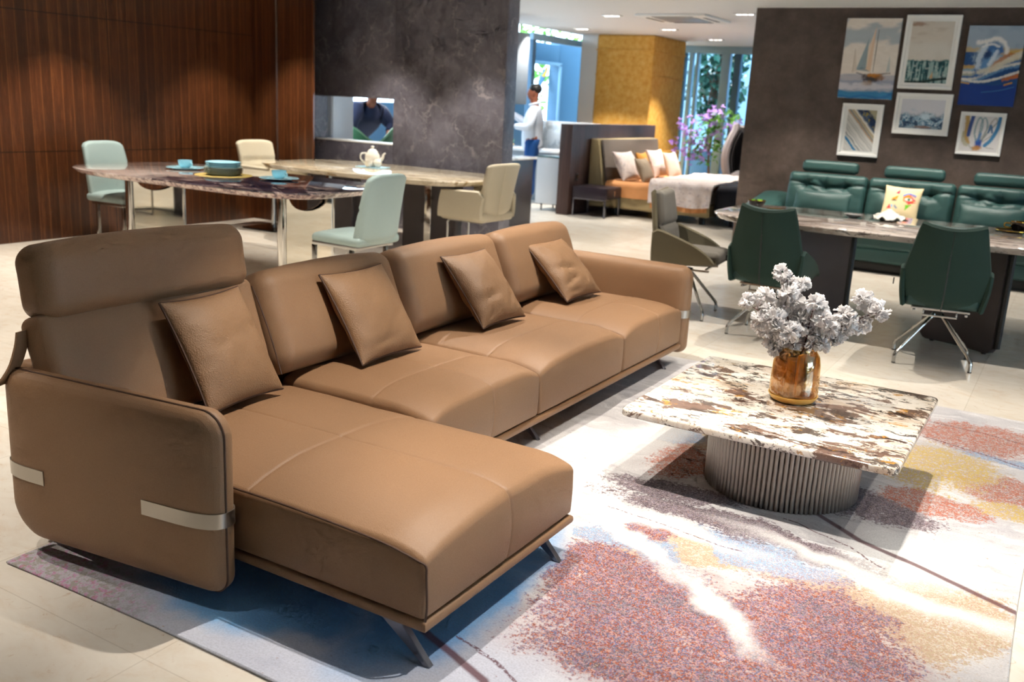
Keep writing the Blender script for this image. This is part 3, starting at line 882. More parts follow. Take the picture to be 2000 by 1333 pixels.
def rrect4(hx, hy, rs, seg=9):
    o = []
    for (sx, sy, a0, r) in ((1, 1, 0, rs[0]), (-1, 1, 90, rs[1]), (-1, -1, 180, rs[2]), (1, -1, 270, rs[3])):
        for k in range(seg + 1):
            a = math.radians(a0 + 90 * k / seg)
            o.append((sx * (hx - r) + r * math.cos(a), sy * (hy - r) + r * math.sin(a)))
    return o
ARM_R = (.075, .05, .12, .05)
def arm(cx, cy, cz, hl, hh, th, yaw, flip=1):
    g = pslab(rrect4(hl, hh, ARM_R), th, .004, 9, 14, .5)
    g.fn(lambda P: np.stack([P[:, 0], -P[:, 2] * flip, P[:, 1]], 1) + np.stack([0 * P[:, 0], np.array([.003 * fbm(a * 6, b * 6, 2.2) for a, b in P[:, :2]]), 0 * P[:, 0]], 1))
    return g.rot(math.radians(yaw)).move(cx, cy, cz)
def band(cx, cy, cz, hl, th, yaw, a0, end, h=.046, inner=.12):
    """Steel strip hugging the arm from local a0 on its outer side round the end at end*hl."""
    def half(a): return .004 + (th / 2 - .004) * max(0, 1 - (abs(a) / hl) ** 9) ** .5 + .0035
    pth = []
    for k in range(40):
        t = k / 39
        a = a0 + (end * (hl - 0.0) - a0) * (1 - (1 - t) ** 2.2)
        pth.append((a, -half(a)))
    for k in range(1, 24):
        t = k / 23
        a = end * (hl - inner * t ** 2.2)
        pth.append((a, half(a)))
    pth = [(a + end * .0035 * (abs(a) / hl) ** 12, c) for a, c in pth]
    P = np.array([[(a, c, z) for z in np.linspace(-h / 2, h / 2, 3)] for a, c in pth])
    return sheet(P, -.003 * end, rim=False).rot(math.radians(yaw)).move(cx, cy, cz)
AL = (-2.335, 1.703, .345)
la = part('armrest', arm(*AL, .425, .275, .126, 6.5), MT['tan'], sofa, True)
part('steel_band', band(*AL[:2], .305, .425, .126, 6.5, .16, 1), MT['steel'], la, True, label='brushed steel band wrapping the front end of the arm')
part('steel_band', band(*AL[:2], .305, .425, .126, 6.5, -.235, -1), MT['steel'], la, True, label='brushed steel band wrapping the back end of the arm')
rim = [(a * 1.0, -.012, b) for a, b in rrect4(.4245, .2745, ARM_R)]
part('piping', tube([tuple(Matrix.Translation(AL) @ Matrix.Rotation(math.radians(6.5), 4, 'Z') @ Vector(p)) for p in rim + rim[:2]], .0035, 6, caps=False), MT['tan_seam'], la, True)
AR = (-2.285, 5.285, .345)
ra = part('armrest', arm(*AR, .43, .262, .15, -2), MT['tan'], sofa, True)
part('steel_band', band(*AR[:2], .325, .43, .15, -2, .30, 1, .046, .035), MT['steel'], ra, True, label='brushed steel band at the front of the far arm')
# loose leather strap at the back corner
pts = catmull([(-2.715, 1.665, .735), (-2.715, 1.655, .69), (-2.718, 1.632, .63), (-2.735, 1.600, .575)], 5)
P = np.array([[(p[0] - .02 * (k - .5), p[1] + .055 * (k - .3), p[2]) for k in np.linspace(0, 1, 4)] for p in pts])
part('strap', sheet(P, .006, rim=False), MT['tan'], sofa, True)

def blade(x0, y, dirx=1):
    o = [(0, 0), (.02, 0), (-.095, .125), (-.18, .125)]
    g = prism([(a * dirx, b) for a, b in (o if dirx > 0 else o[::-1])], -.011, .011, .002, 1)
    g.fn(lambda P: np.stack([P[:, 0], -P[:, 2], P[:, 1]], 1))
    return g.move(x0 - .02 * dirx, y, .0)
for (x, y, d) in ((-1.275, 1.86, 1), (-1.275, 2.60, 1), (-1.905, 3.58, 1), (-1.905, 5.10, 1), (-2.62, 1.95, -1), (-2.62, 3.5, -1), (-2.62, 5.1, -1)):
    part('leg', blade(x, y, d).move(0, 0, .012), MT['gunmetal'], sofa, True, smooth=20)

# ------------------------------------------------------------------ scatter cushions
def pillow_out(hx, hy, pinch=.03, n=14):
    o = []
    C = [(-hx, -hy), (hx, -hy), (hx, hy), (-hx, hy)]
    for i in range(4):
        a, b = np.array(C[i]), np.array(C[(i + 1) % 4])
        d = (b - a) / np.linalg.norm(b - a); nrm = np.array([-d[1], d[0]])
        for k in range(n):
            t = .03 + .94 * k / (n - 1)
            o.append(tuple(a + (b - a) * t + nrm * pinch * 2 * min(hx, hy) * .5 * math.sin(PI * t) ** 1.2))
    return o
def frame(BL, BR, TL, TR):
    BL, BR, TL, TR = map(np.array, (BL, BR, TL, TR))
    c = (BL + BR + TL + TR) / 4
    ex = (BR + TR) - (BL + TL); ex /= np.linalg.norm(ex)
    ez = (TL + TR) - (BL + BR); ez -= ex * (ex @ ez); ez /= np.linalg.norm(ez)
    n = np.cross(ex, ez)
    return Matrix(((ex[0], ez[0], n[0], c[0]), (ex[1], ez[1], n[1], c[1]), (ex[2], ez[2], n[2], c[2]), (0, 0, 0, 1)))
def cushion(name, label, cat, Mx, hx, hy, th, mat, seed=0, wr=.008, crease=0, pip=True, group=None, pinch=.03, e=.005, pipmat='tan_seam', fold=()):
    def nz(P):
        for i in range(len(P)):
            x, y, z = P[i]
            rx, ry = x / hx, y / hy
            inside = max(0, 1 - max(abs(rx), abs(ry)) ** 6)
            d = wr * fbm(x * 7 + seed * 9.1, y * 7, z * 3 + seed) * 1.2
            edge = min(1, max(abs(rx), abs(ry)) ** 3)
            d += wr * .8 * edge * inside * math.sin(40 * (x if abs(ry) > abs(rx) else y) + seed * 3 + 4 * fbm(x * 4, y * 4, seed))
            for (fx, fy, fw, fl, fa, fd) in fold:      # a crease: centre, width, length, angle, depth
                u = (rx - fx) * math.cos(fa) + (ry - fy) * math.sin(fa); v = -(rx - fx) * math.sin(fa) + (ry - fy) * math.cos(fa)
                d -= fd * math.exp(-(v / fw) ** 2) * math.exp(-(u / fl) ** 2)
            P[i, 2] = z + (1 if z > 0 else -1) * d * inside
        return P
    g = pillow_grid(hx, hy, th, pinch, 34, e, noise=nz); rimp_ = g.rim
    root = thing(name, label, cat, tuple(Mx.translation), 0, group)
    root.rotation_euler = Mx.to_euler()
    body = part('cover', g, mat, root)
    if pip:
        part('piping', tube([(a_ * 1.004, b_ * 1.004, 0) for a_, b_, _ in rimp_ + rimp_[:1]], .0045, 6, caps=False), MT[pipmat], root)
    return root
CG = 'tan cushions leaning along the sofa'
cushion('scatter_cushion', 'tan leather cushion leaning on the chaise back below the headrest', 'cushion',
        frame((-2.37, 2.075, .437), (-2.40, 2.43, .437), (-2.565, 2.09, .768), (-2.595, 2.475, .768)), .187, .205, .13, MT['tan_soft'], 1, .006, group=CG, fold=((0, .1, .03, 1.2, .15, .006), (-.8, -.25, .05, .3, 0, .008), (-.75, .6, .05, .25, .2, .008)))
cushion('scatter_cushion', 'tan leather cushion beside the chaise, on the seat next to it', 'cushion',
        frame((-2.355, 2.846, .445), (-2.36, 3.225, .445), (-2.575, 2.888, .76), (-2.57, 3.299, .76)), .198, .203, .14, MT['tan_soft'], 2, .006, group=CG, fold=((-.3, -.7, .06, .4, .1, .012), (.3, -.3, .06, .4, .6, .006)))
cushion('scatter_cushion', 'tan leather cushion creased near its base, second from the far arm', 'cushion',
        frame((-2.325, 3.691, .445), (-2.32, 4.053, .445), (-2.575, 3.773, .74), (-2.565, 4.131, .74)), .19, .203, .14, MT['tan_soft'], 3, .007, group=CG, fold=((-.3, -.35, .09, .4, .15, .016), (.5, -.5, .07, .35, .8, .01), (-.7, -.85, .06, .3, .5, .012)))
cushion('scatter_cushion', 'crumpled tan leather cushion closest to the far arm of the sofa', 'cushion',
        frame((-2.32, 4.549, .445), (-2.30, 4.92, .445), (-2.595, 4.63, .705), (-2.575, 4.965, .715)), .19, .2, .14, MT['tan_soft'], 4, .009, group=CG, fold=((-.3, -.1, .09, .5, -.2, .016), (-.4, -.5, .08, .4, .2, .016), (-.5, -.82, .06, .3, 0, .014)))

# ------------------------------------------------------------------ rug
RX, RY = -1.31, 3.49
o = []
for (a, b) in ((-2.70, 1.555), (.07, 1.60), (.06, 5.44), (-2.68, 5.40)):
    o.append((a - RX, b - RY))
dense = []
for i in range(4):
    a, b = np.array(o[i]), np.array(o[(i + 1) % 4])
    for k in range(24):
        t = k / 24; p = a + (b - a) * t
        dense.append((p[0] + .008 * math.sin(9 * t + i), p[1] + .010 * math.sin(7 * t + i * 2)))
rug = mesh_obj('rug', prism(dense, 0.001, .011, .003, 1), rug_mat(RX, RY)); rug.location = (RX, RY, 0)
tag(rug, 'grey woven rug with rust, blue and ochre abstract patches under the sofa', 'rug')

# ------------------------------------------------------------------ coffee table
ct = thing('coffee_table', 'square low table of cream and brown granite on a fluted drum', 'coffee table', (-.885, 3.82, .012))
part('tabletop', prism(rrect(.520, .525, .035, 6), .302, .334, .010, 4), MT['stone_coffee'], ct)
N = 100; o = []
for k in range(N):
    for j in range(6):
        a = 2 * PI * (k + j / 6) / N
        rr = .3005 + .0085 * abs(math.sin(PI * j / 6)) ** .7
        o.append((rr * math.cos(a) + .025, rr * math.sin(a) - .06))
part('fluted_base', prism(o, 0.0, .302, .0, 1), plain('champagne_metal_flutes', '#8f8780', .36, .9, var=.05), ct, smooth=60)

# ------------------------------------------------------------------ vase with blossom
VX, VY, VZ = -.878, 3.869, .346
vs = thing('glass_vase', 'faceted amber glass vase with gold saucer on the low granite table', 'vase', (VX, VY, VZ))
pr = [(.06, .022), (.095, .030), (.099, .05), (.098, .10), (.095, .16), (.088, .195), (.074, .215), (.070, .228), (.066, .228), (.070, .213), (.083, .193), (.091, .16), (.094, .10), (.094, .05), (.088, .036), (.0, .034)]
part('vessel', lathe(pr, 40), MT['amber'], vs)
part('saucer', lathe([(0, 0), (.070, 0), (.088, .008), (.100, .026), (.101, .030), (.097, .030), (.085, .016), (.0, .014)], 40), MT['gold_glass'], vs, label='gold lustre glass saucer')
# folded gold foil filling
g = G()
for k in range(9):
    a = 2 * PI * k / 9; r0 = .052
    q = softbox(.006, .036, .06 + .015 * (k % 3), .003)
    q.fn(lambda P: np.stack([P[:, 0] + .014 * np.sin(P[:, 2] * 40 + k), P[:, 1], P[:, 2]], 1))
    g.join(q.rot(a + .5).move(r0 * math.cos(a), r0 * math.sin(a), .12))
part('foil_filling', g, MT['foil'], vs, label='folded gold foil')

def blossom_mesh(seed):
    r = random.Random(seed); g = G()
    for k in range(24):
        th = r.uniform(0, 2 * PI); ph = math.acos(r.uniform(-.85, 1))
        d = Vector((math.sin(ph) * math.cos(th), math.sin(ph) * math.sin(th), math.cos(ph)))
        w, L = r.uniform(.011, .017), r.uniform(.020, .033)
        P = []
        for i in range(5):
            row = []
            for j in range(9):
                u = i / 4; v = (j / 8 - .5) * 2
                ww = w * (.35 + 1.15 * u - .3 * u * u)
                row.append((ww * v, L * u * (1 - .16 * v * v + .05 * math.sin(v * 11 + k) * u), .006 * u * u - .003 * v * v + .004 * math.sin(v * 8 + k) * u * u))
            P.append(row)
        q = sheet(np.array(P), .0005, rim=False)
        up = d.to_track_quat('Y', 'Z').to_matrix().to_4x4()
        q.xf(up @ Matrix.Rotation(r.uniform(0, 6.28), 4, 'Y') @ Matrix.Rotation(r.uniform(-.5, .5), 4, 'X') @ Matrix.Translation((r.uniform(-.006, .006), .008, r.uniform(-.006, .006))))
        g.join(q)
    return g
BL = [blossom_mesh(i) for i in range(5)]
BM = []
for b in BL:
    me = bpy.data.meshes.new('blossom'); me.from_pydata(b.v, [], b.f); me.update(); me.shade_smooth(); me.materials.append(MT['petal']); BM.append(me)
# ------------------------------------------------------------------ blossom branches in the vase
CL = [(-0.1, -0.02, 0.528, 0.91), (-0.024, 0.007, 0.493, 0.91), (-0.055, -0.043, 0.451, 1.09), (-0.225, -0.05, 0.395, 0.82), (-0.17, 0.018, 0.414, 1.0), (-0.044, 0.047, 0.39, 1.0), (0.05, -0.042, 0.429, 1.0), (-0.143, -0.074, 0.329, 1.09), (-0.079, -0.082, 0.341, 1.09), (0.019, -0.004, 0.376, 1.09), (0.087, -0.048, 0.373, 0.91), (0.15, 0.028, 0.385, 1.0), (0.211, 0.056, 0.455, 1.0), (0.28, 0.051, 0.418, 1.0), (0.213, 0.074, 0.338, 1.0), (0.147, 0.046, 0.307, 0.91), (-0.032, -0.076, 0.303, 1.18), (0.016, 0.012, 0.284, 1.18), (0.093, -0.013, 0.291, 1.0), (-0.089, -0.032, 0.224, 1.0), (-0.015, -0.035, 0.244, 0.91), (-0.14, -0.004, 0.26, 0.91), (0.039, 0.0, 0.241, 0.82), (0.097, -0.027, 0.256, 0.73), (0.117, 0.033, 0.276, 0.73), (-0.054, 0.028, 0.341, 1.0), (0.004, -0.027, 0.328, 1.0), (0.187, 0.003, 0.374, 0.82), (-0.079, -0.034, 0.391, 0.91)]
for c_ in [(-.075, -.01, .49, .8), (-.03, -.03, .425, .85), (-.13, -.05, .37, .9), (-.195, -.02, .405, .7), (-.11, .02, .30, .9), (-.06, -.05, .27, .9), (.05, .03, .33, .9), (.12, -.02, .33, .85), (.18, .03, .34, .8), (.245, .05, .43, .8), (.23, .06, .37, .75), (.06, -.03, .26, .8), (-.11, -.03, .235, .85), (-.04, .03, .23, .8), (.14, .03, .29, .75), (-.02, .01, .37, .9), (.07, -.02, .40, .8), (-.165, -.03, .30, .8)]: CL.append(c_)
BR = [((0, 1, 2, 28, 29, 30), 'tall white blossom branch rising highest from the amber vase'),
      ((3, 4, 7, 31, 32, 46), 'white blossom branch leaning toward the sofa side of the amber vase'),
      ((8, 25, 5, 44), 'short white blossom branch behind the highest one in the vase'),
      ((9, 6, 10, 35, 45), 'white blossom branch just beside the highest one in the amber vase'),
      ((15, 27, 11, 14, 12, 13, 36, 37, 38, 39), 'long red-stemmed blossom branch stretching furthest out of the amber vase'),
      ((17, 16, 26, 18, 33, 34, 43), 'dense white blossom branch filling the middle of the bouquet'),
      ((20, 22, 19, 21, 23, 24, 40, 41, 42), 'low white blossom branch spilling over the vase rim')]
for bi, (ids, lab) in enumerate(BR):
    br = thing('blossom_branch', lab, 'flower branch', (VX, VY, VZ), 0, 'white blossom branches in the amber vase')
    a = 2 * PI * bi / 7
    p0 = np.array([.03 * math.cos(a), .03 * math.sin(a), .05])
    cs = [np.array(CL[i][:3]) for i in ids]
    tip = max(cs, key=lambda c: np.linalg.norm(c - np.array([0, 0, .2])))
    rimp = np.array([.045 * tip[0] / (abs(tip[0]) + abs(tip[1]) + .01), .045 * tip[1] / (abs(tip[0]) + abs(tip[1]) + .01), .228])
    mid = (rimp + tip) / 2 + np.array([0, 0, .02])
    st = catmull([p0, rimp, mid, tip * .98], 8)
    part('stem', tube(st, [.0032 - .0016 * k / (len(st) - 1) for k in range(len(st))], 6), MT['twig'], br)
    rs = random.Random(bi)
    for c in cs:
        near = min(st, key=lambda p: np.linalg.norm(p - c) + .4 * max(0, p[2] - c[2])); g = G()
        for k in range(4):
            off = np.array([rs.uniform(-.014, .014) for _ in range(3)])
            g.join(tube(catmull([near, (near + c) / 2 + off, c + off * .3], 4), .0007, 5))
        part('stalk', g, MT['wire'], br)
    for i in ids:
        b = bpy.data.objects.new('blossom', BM[i % 5]); COL.objects.link(b); b.parent = br
        b.location = CL[i][:3]; k = CL[i][3] * 1.22
        b.scale = (k, k, k); b.rotation_euler = (rs.uniform(-.5, .5), rs.uniform(-.5, .5), rs.uniform(0, 6.28))

# ------------------------------------------------------------------ the two stone dining tables at the back
def ped_outline(hx, hy, n=40):
    return superell(hx, hy, 3.0, n)
ta = thing('dining_table', 'glossy dark purple stone dining table on mirror polished steel pedestals', 'dining table', (-6.22, 5.73, 0))
def table_top(hx, hy, z0, z1, p):
    g = prism(superell(hx, hy, p, 96), z0, z1, .009, 3)
    def fn(P):          # edge undercut towards the floor
        t = np.clip((z1 - .012 - P[:, 2]) / (z1 - z0 - .012), 0, 1) ** 1.2
        k = 1 - .03 * t
        P[:, 0] *= k; P[:, 1] *= 1 - .055 * t
        return P
    return g.fn(fn)
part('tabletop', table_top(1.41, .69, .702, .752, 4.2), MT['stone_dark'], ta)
def notched(w, h, nw, nd, n=24):
    o = [(-w, 0), (w, 0), (w, h)]
    for k in range(n + 1):
        a = PI * k / n
        o.append((nw * math.cos(a), h - nd * math.sin(a) ** .8))
    o.append((-w, h)); return o
for px in (-7.10, -5.30):
    # hollow folded sheet standing across the table: notched polished faces, rounded sides
    def face(x):
        g = prism(notched(.262, .700, .235, .15), -.004, .004, .0)
        g.fn(lambda P: np.stack([P[:, 2], P[:, 0], P[:, 1]], 1))
        return g.move(px + 6.22 + x, .01, .001)
    p = part('pedestal', face(.026), MT['mirror'], ta, smooth=20)
    part('rear_sheet', face(-.026), MT['mirror'], p, smooth=20)
    for sy in (-1, 1):
        part('side_strip', prism(superell(.031, .028, 3, 32), 0.001, .701, .001, 1).move(px + 6.22, .01 + sy * .285), MT['chrome'], p)
tb = thing('dining_table', 'cream and gold stone dining table on dark slab pedestals before the marble wall', 'dining table', (-6.06, 7.66, 0))
part('tabletop', table_top(1.27, .67, .702, .752, 4.2), MT['stone_cream'], tb)
for px in (-6.66, -5.40):
    p = part('pedestal', prism(rrect(.315, .07, .02), 0, .703, .003, 1).move(px + 6.06, -.04), MT['terracotta'], tb)
    part('steel_strip', box(px + 6.02, -.122, .001, px + 6.10, -.110, .702, .004), MT['chrome'], p)

# ------------------------------------------------------------------ upholstered dining chairs
def chair_back(hy, z0, z1, th, x0, lean, wrap, flare, fold=None, topr=.04, bot=.07):
    hz = (z1 - z0) / 2
    def fn(P):
        x, y, z = P[:, 0].copy(), P[:, 1].copy(), P[:, 2].copy()
        s = np.clip((z + hz) / (2 * hz), 0, 1); yn = y / hy
        puff = .012 * (1 - yn ** 4) * np.where(x > 0, 1, .4) * np.sign(x)
        if fold:
            puff -= np.where(x > 0, 1, 0) * .016 * np.exp(-((s - fold) / .035) ** 2) * (1 - .4 * yn ** 2)
            puff += np.where(x > 0, 1, 0) * np.where(np.abs(yn) > .3, .004 * np.sin(60 * s + 30 * np.abs(yn)), 0) * np.exp(-((s - fold) / .16) ** 2)
        c = np.clip((.22 - s) / .22, 0, 1)
        P[:, 0] = x0 - lean * s ** 1.3 + x * (1 - .25 * s) + puff + wrap * yn ** 2 * (1 - .3 * s) + bot * c ** 2
        P[:, 1] = y * (1 + flare * s ** 2 - .10 * c ** 2)
        P[:, 2] = z + (z0 + z1) / 2 - topr * np.abs(yn) ** 5 * s ** 6 + (.03 * c ** 2 if True else 0)
        return P
    return softbox(th / 2, hy, hz, min(.03, th / 2.1), (1, 14, 22), 4, fn)
def chair_seat(hx, hy, z0, z1):
    hz = (z1 - z0) / 2
    def fn(P):
        x, y, z = P[:, 0].copy(), P[:, 1].copy(), P[:, 2].copy()
        t = (z + hz) / (2 * hz); xn = x / hx; yn = y / hy
        P[:, 2] = z + (z0 + z1) / 2 + t * (.018 * (1 - yn ** 4) * (1 - np.clip(xn, 0, 1) ** 4)) - t * .02 * np.clip((xn - .75) / .25, 0, 1) ** 2
        P[:, 1] = y * (1 - .06 * np.clip(xn, -1, 1))
        return P
    return softbox(hx, hy, hz, .028, (10, 10, 1), 4, fn)

blue = thing('dining_chair', 'pale blue leather dining chair with its back to the tan sofa', 'dining chair', (-4.66, 5.57, 0), PI, 'pale blue leather dining chairs')
part('seat', chair_seat(.245, .235, .395, .462), MT['blue'], blue)
bb = part('backrest', chair_back(.235, .36, .93, .075, -.235, .10, .05, -.10, .52), MT['blue'], blue)
part('care_tag', box(-.19, .195, .48, -.187, .21, .53, .001), MT['black'], bb)
g = G()
for sy in (-1, 1): g.join(box(-.20, sy * .20 - .015, .368, .235, sy * .20 + .015, .398, .003))
for x in (-.19, .22): g.join(box(x - .012, -.2, .372, x + .012, .2, .394, .003))
part('seat_frame', g, MT['chrome_sat'], blue)
for sx in (-.14, .222):
    for sy in (-1, 1):
        part('leg', box(sx - .018, sy * .20 - .012, 0, sx + .018, sy * .20 + .012, .37, .003), MT['chrome_sat'], blue)
dup(blue, (-7.64, 5.83, 0), 0, 'pale blue leather dining chair facing out at the end by the walnut wall')

def cream_arm(sy):
    P = []
    for i in range(12):
        u = i / 11; x = -.235 + .455 * u
        top = .672 - .012 * u - .05 * max(0, (.12 - u) / .12) ** 2
        row = []
        for j in range(7):
            v = j / 6
            row.append((x - .03 * (v - .5) * u, sy * (.255 + .012 * math.sin(PI * v)), .44 + (top - .44) * v))
        P.append(row)
    return sheet(np.array(P), .045 * (1 if sy < 0 else -1))
cream = thing('dining_chair', 'cream leather armchair with tubular legs seen from behind at the cream stone table', 'dining chair', (-4.81, 7.50, 0), PI, 'cream leather dining chairs')
part('seat', chair_seat(.25, .25, .40, .475), MT['cream'], cream)
cb = part('backrest', chair_back(.255, .405, .935, .07, -.235, .085, .06, .06, .60, .02), MT['cream'], cream)
part('piping', tube([(-.2755 - .085 * s ** 1.3 - .012, .10, .42 + .50 * s) for s in [k / 12 for k in range(1, 13)]], .003, 6), MT['cream'], cb)
for sy in (-1, 1):
    part('armrest', cream_arm(sy), MT['cream'], cream)
for sy in (-1, 1):
    part('leg', tube(catmull([(-.18, sy * .18, .392), (.14, sy * .18, .392), (.195, sy * .18, .375), (.20, sy * .18, .32), (.20, sy * .18, .05), (.19, sy * .18, .012), (.14, sy * .18, .012), (-.24, sy * .18, .012)], 6), .0115, 8), MT['chrome_sat'], cream)
part('floor_bar', tube([(-.24, -.18, .012), (-.24, .18, .012)], .0115, 8), MT['chrome_sat'], cream)
c2 = thing('dining_chair', 'cream leather armchair facing out in the corner by the walnut wall', 'dining chair', (-7.50, 7.60, 0), 0, 'cream leather dining chairs')
part('seat', chair_seat(.25, .25, .40, .475), MT['cream'], c2)
part('backrest', chair_back(.255, .405, .935, .07, -.235, .085, .06, .02, .60, .03), MT['cream'], c2)
for sy in (-1, 1): part('armrest', cream_arm(sy), MT['cream'], c2)
part('column', tube([(0, 0, .012), (0, 0, .405)], .028, 16), MT['chrome_sat'], c2)
part('base_plate', prism(rrect(.25, .25, .05), .001, .016, .004, 2), MT['blackgloss'], c2, label='black gloss floor plate')

# ------------------------------------------------------------------ tableware on the dark table
TZ = .7525
def plate(r, h=.02, foot=.6):
    return lathe([(0, .003), (r * foot * .9, .002), (r * foot, 0), (r * foot * 1.05, .004), (r * .98, h - .004), (r, h), (r * .985, h + .001), (r * foot * 1.1, .009), (0, .007)], 36)
def cup(r, h):
    return lathe([(0, .004), (r * .5, .004), (r * .55, 0), (r * .62, .003), (r * .9, h * .4), (r, h), (r * .95, h), (r * .84, h * .4), (r * .5, .010), (0, .009)], 28)
SG = 'turquoise saucers on the dark table'; UG = 'turquoise cups on the dark table'
for (x, y, la, lb) in ((-6.853, 5.863, 'wide turquoise saucer closest to the walnut wall on the dark table', 'turquoise cup on the saucer closest to the walnut wall'),
                       (-5.738, 5.88, 'wide turquoise saucer between the plate stack and the cream table', 'turquoise cup on the saucer beyond the plate stack')):
    s_ = mesh_obj('saucer', plate(.165, .018), MT['turq']); s_.location = (x, y, TZ); tag(s_, la, 'saucer', SG)
    c = thing('cup', lb, 'cup', (x, y, TZ + .0105), 0, UG)
    part('bowl', cup(.062, .068), MT['turq'], c)
    part('handle', tube(catmull([(.055, .0, .05), (.085, .0, .05), (.088, .0, .028), (.05, .0, .02)], 5), .005, 6), MT['turq'], c)
PX, PY = -6.25, 5.75
m_ = mesh_obj('placemat', lathe([(0, 0), (.235, 0), (.238, .002), (.235, .004), (0, .004)], 48), MT['goldmat']); m_.location = (PX, PY, TZ)
tag(m_, 'round woven gold placemat under the plate stack', 'placemat')
z = TZ + .0045
STK = [('celadon', .160, 'grey-green plate at the bottom of the stack'), ('celadon', .163, 'grey-green plate second from the bottom of the stack'), ('celadon', .165, 'grey-green plate third from the bottom of the stack'),
       ('celadon', .165, 'grey-green plate just under the turquoise ones'), ('turq', .150, 'turquoise plate lying on the grey-green ones'), ('turq', .150, 'turquoise plate one below the top of the stack'), ('turq', .148, 'turquoise plate on top of the plate stack')]
for mt, r, lab in STK:
    p = mesh_obj('plate', plate(r, .022, .72), MT[mt]); p.location = (PX, PY, z); tag(p, lab, 'plate', 'plates stacked on the dark table'); z += .0145
# tea set on the cream table
X0, Y0 = -6.255, 7.75
t = mesh_obj('tray', prism(rrect(.15, .11, .02), 0, .010, .003, 2), MT['paleblue']); t.location = (X0, Y0, TZ); tag(t, 'small pale blue tray under the white tea set', 'tray')
tp = thing('teapot', 'white porcelain teapot on the pale blue tray', 'teapot', (X0 - .03, Y0 + .03, TZ + .0105))
part('body', lathe([(0, 0), (.05, 0), (.058, .02), (.078, .08), (.075, .115), (.052, .145), (0, .15)], 32), MT['porcelain'], tp)
ld = part('lid', lathe([(.054, .142), (.050, .155), (.03, .172), (.012, .178), (0, .179)], 28), MT['porcelain'], tp)
part('knob', lathe([(0, .178), (.008, .18), (.018, .192), (.016, .205), (0, .21)], 18), MT['porcelain'], ld)
part('handle', tube(catmull([(-.055, -.03, .13), (-.105, -.05, .12), (-.11, -.052, .07), (-.07, -.035, .03)], 6), .009, 8), MT['porcelain'], tp)
part('spout', tube(catmull([(.06, .03, .05), (.09, .05, .085), (.10, .055, .12), (.118, .065, .14)], 6), [.02 - .0007 * k for k in range(19)], 10), MT['porcelain'], tp)
for (dx, dy, lab, nm) in ((.0, -.065, 'small white milk cup before the teapot', 'milk_cup'), (.075, -.02, 'white lidded sugar pot beside the teapot', 'sugar_pot')):
    c = thing(nm, lab, 'pot', (X0 + dx, Y0 + dy, TZ + .0105))
    part('body', lathe([(0, 0), (.028, 0), (.045, .03), (.044, .055), (.036, .062), (0, .062)], 26), MT['porcelain'], c)
    if nm == 'sugar_pot':
        l2 = part('lid', lathe([(.037, .062), (.03, .075), (.008, .083), (0, .083)], 22), MT['porcelain'], c)
        part('knob', lathe([(0, .083), (.01, .09), (.008, .099), (0, .101)], 14), MT['porcelain'], l2)
    else:
        part('rim', lathe([(.037, .061), (.043, .064), (.041, .068), (.035, .064)], 24), MT['porcelain'], c)

# ------------------------------------------------------------------ long granite table by the green sofa
tg = thing('dining_table', 'long grey-rose granite dining table on dark curved panels beside the green sofa', 'dining table', (-.99, 7.40, 0))
part('tabletop', table_top(1.40, .66, .707, .757, 4.0), MT['stone_green'], tg)
for (ax, ay, bx, by, bulge) in ((-1.86, 6.95, -1.36, 7.20, .035), (-.79, 7.20, -.29, 6.95, .035)):
    for side in (0,):
        P = []
        dx, dy = bx - ax, by - ay; L = math.hypot(dx, dy); nx, ny = dy / L, -dx / L
        for i in range(25):
            u = i / 24
            c = 4 * u * (1 - u)
            rr = .04 * max(0, 1 - min(u, 1 - u) / .08) ** 2
            row = []
            for j in range(9):
                v = j / 8
                row.append((ax + dx * u - nx * bulge * c + .99, ay + dy * u - ny * bulge * c - 7.40, .012 + rr + (.694 - rr) * v))
            P.append(row)
        p = part('panel', sheet(np.array(P), .05, rim=False), MT['terracotta'], tg, smooth=30)
        part('edge_strip', tube([(bx + .99 + nx * .025 + dx / L * .012, by - 7.40 + ny * .025 + dy / L * .012, z_) for z_ in (.06, .3, .705)], .022, 8), MT['black'], p)
        for u in (.15, .85):
            q = part('foot', lathe([(0, 0), (.016, 0), (.016, .016), (0, .016)], 14).move(ax + dx * u - nx * bulge * 4 * u * (1 - u) + .99 + nx * .02, ay + dy * u - 7.4 - ny * bulge * 4 * u * (1 - u) + ny * .02, 0), MT['black'], p)
GZ = .7575
def black_bowl(x, y, lab, fill):
    b = thing('bowl', lab, 'bowl', (x, y, GZ))
    part('body', lathe([(0, .005), (.03, .004), (.035, 0), (.038, .004), (.062, .035), (.071, .062), (.068, .063), (.058, .036), (.03, .012), (0, .010)], 30), MT['blackglaze'], b)
    part('gold_lining', lathe([(.0665, .0625), (.0715, .0625), (.0715, .066), (.0665, .066)], 30), MT['gold'], b)
    if fill:
        g = G(); r = random.Random(4)
        for k in range(9):
            g.join(lathe([(0, -.012), (.01, -.008), (.013, 0), (.01, .008), (0, .012)], 10).move(r.uniform(-.035, .035), r.uniform(-.035, .035), .057 + r.uniform(0, .006)))
        part('filling', g, MT['lime'], b, label='lime green fruit in the bowl')
def gold_plate(x, y, r, lab, cat):
    p = thing('saucer', lab, cat, (x, y, GZ))
    part('body', plate(r, .014), MT['blackglaze'], p)
    part('gold_rim', tube([(r * math.cos(2 * PI * k / 36), r * math.sin(2 * PI * k / 36), .0145) for k in range(37)], .003, 6, caps=False), MT['gold'], p)
black_bowl(-2.20, 7.58, 'black bowl with gold rim and lime green filling at the table end', True)
gold_plate(-2.02, 7.48, .075, 'small gold-rimmed black saucer beside the lime filled bowl', 'saucer')
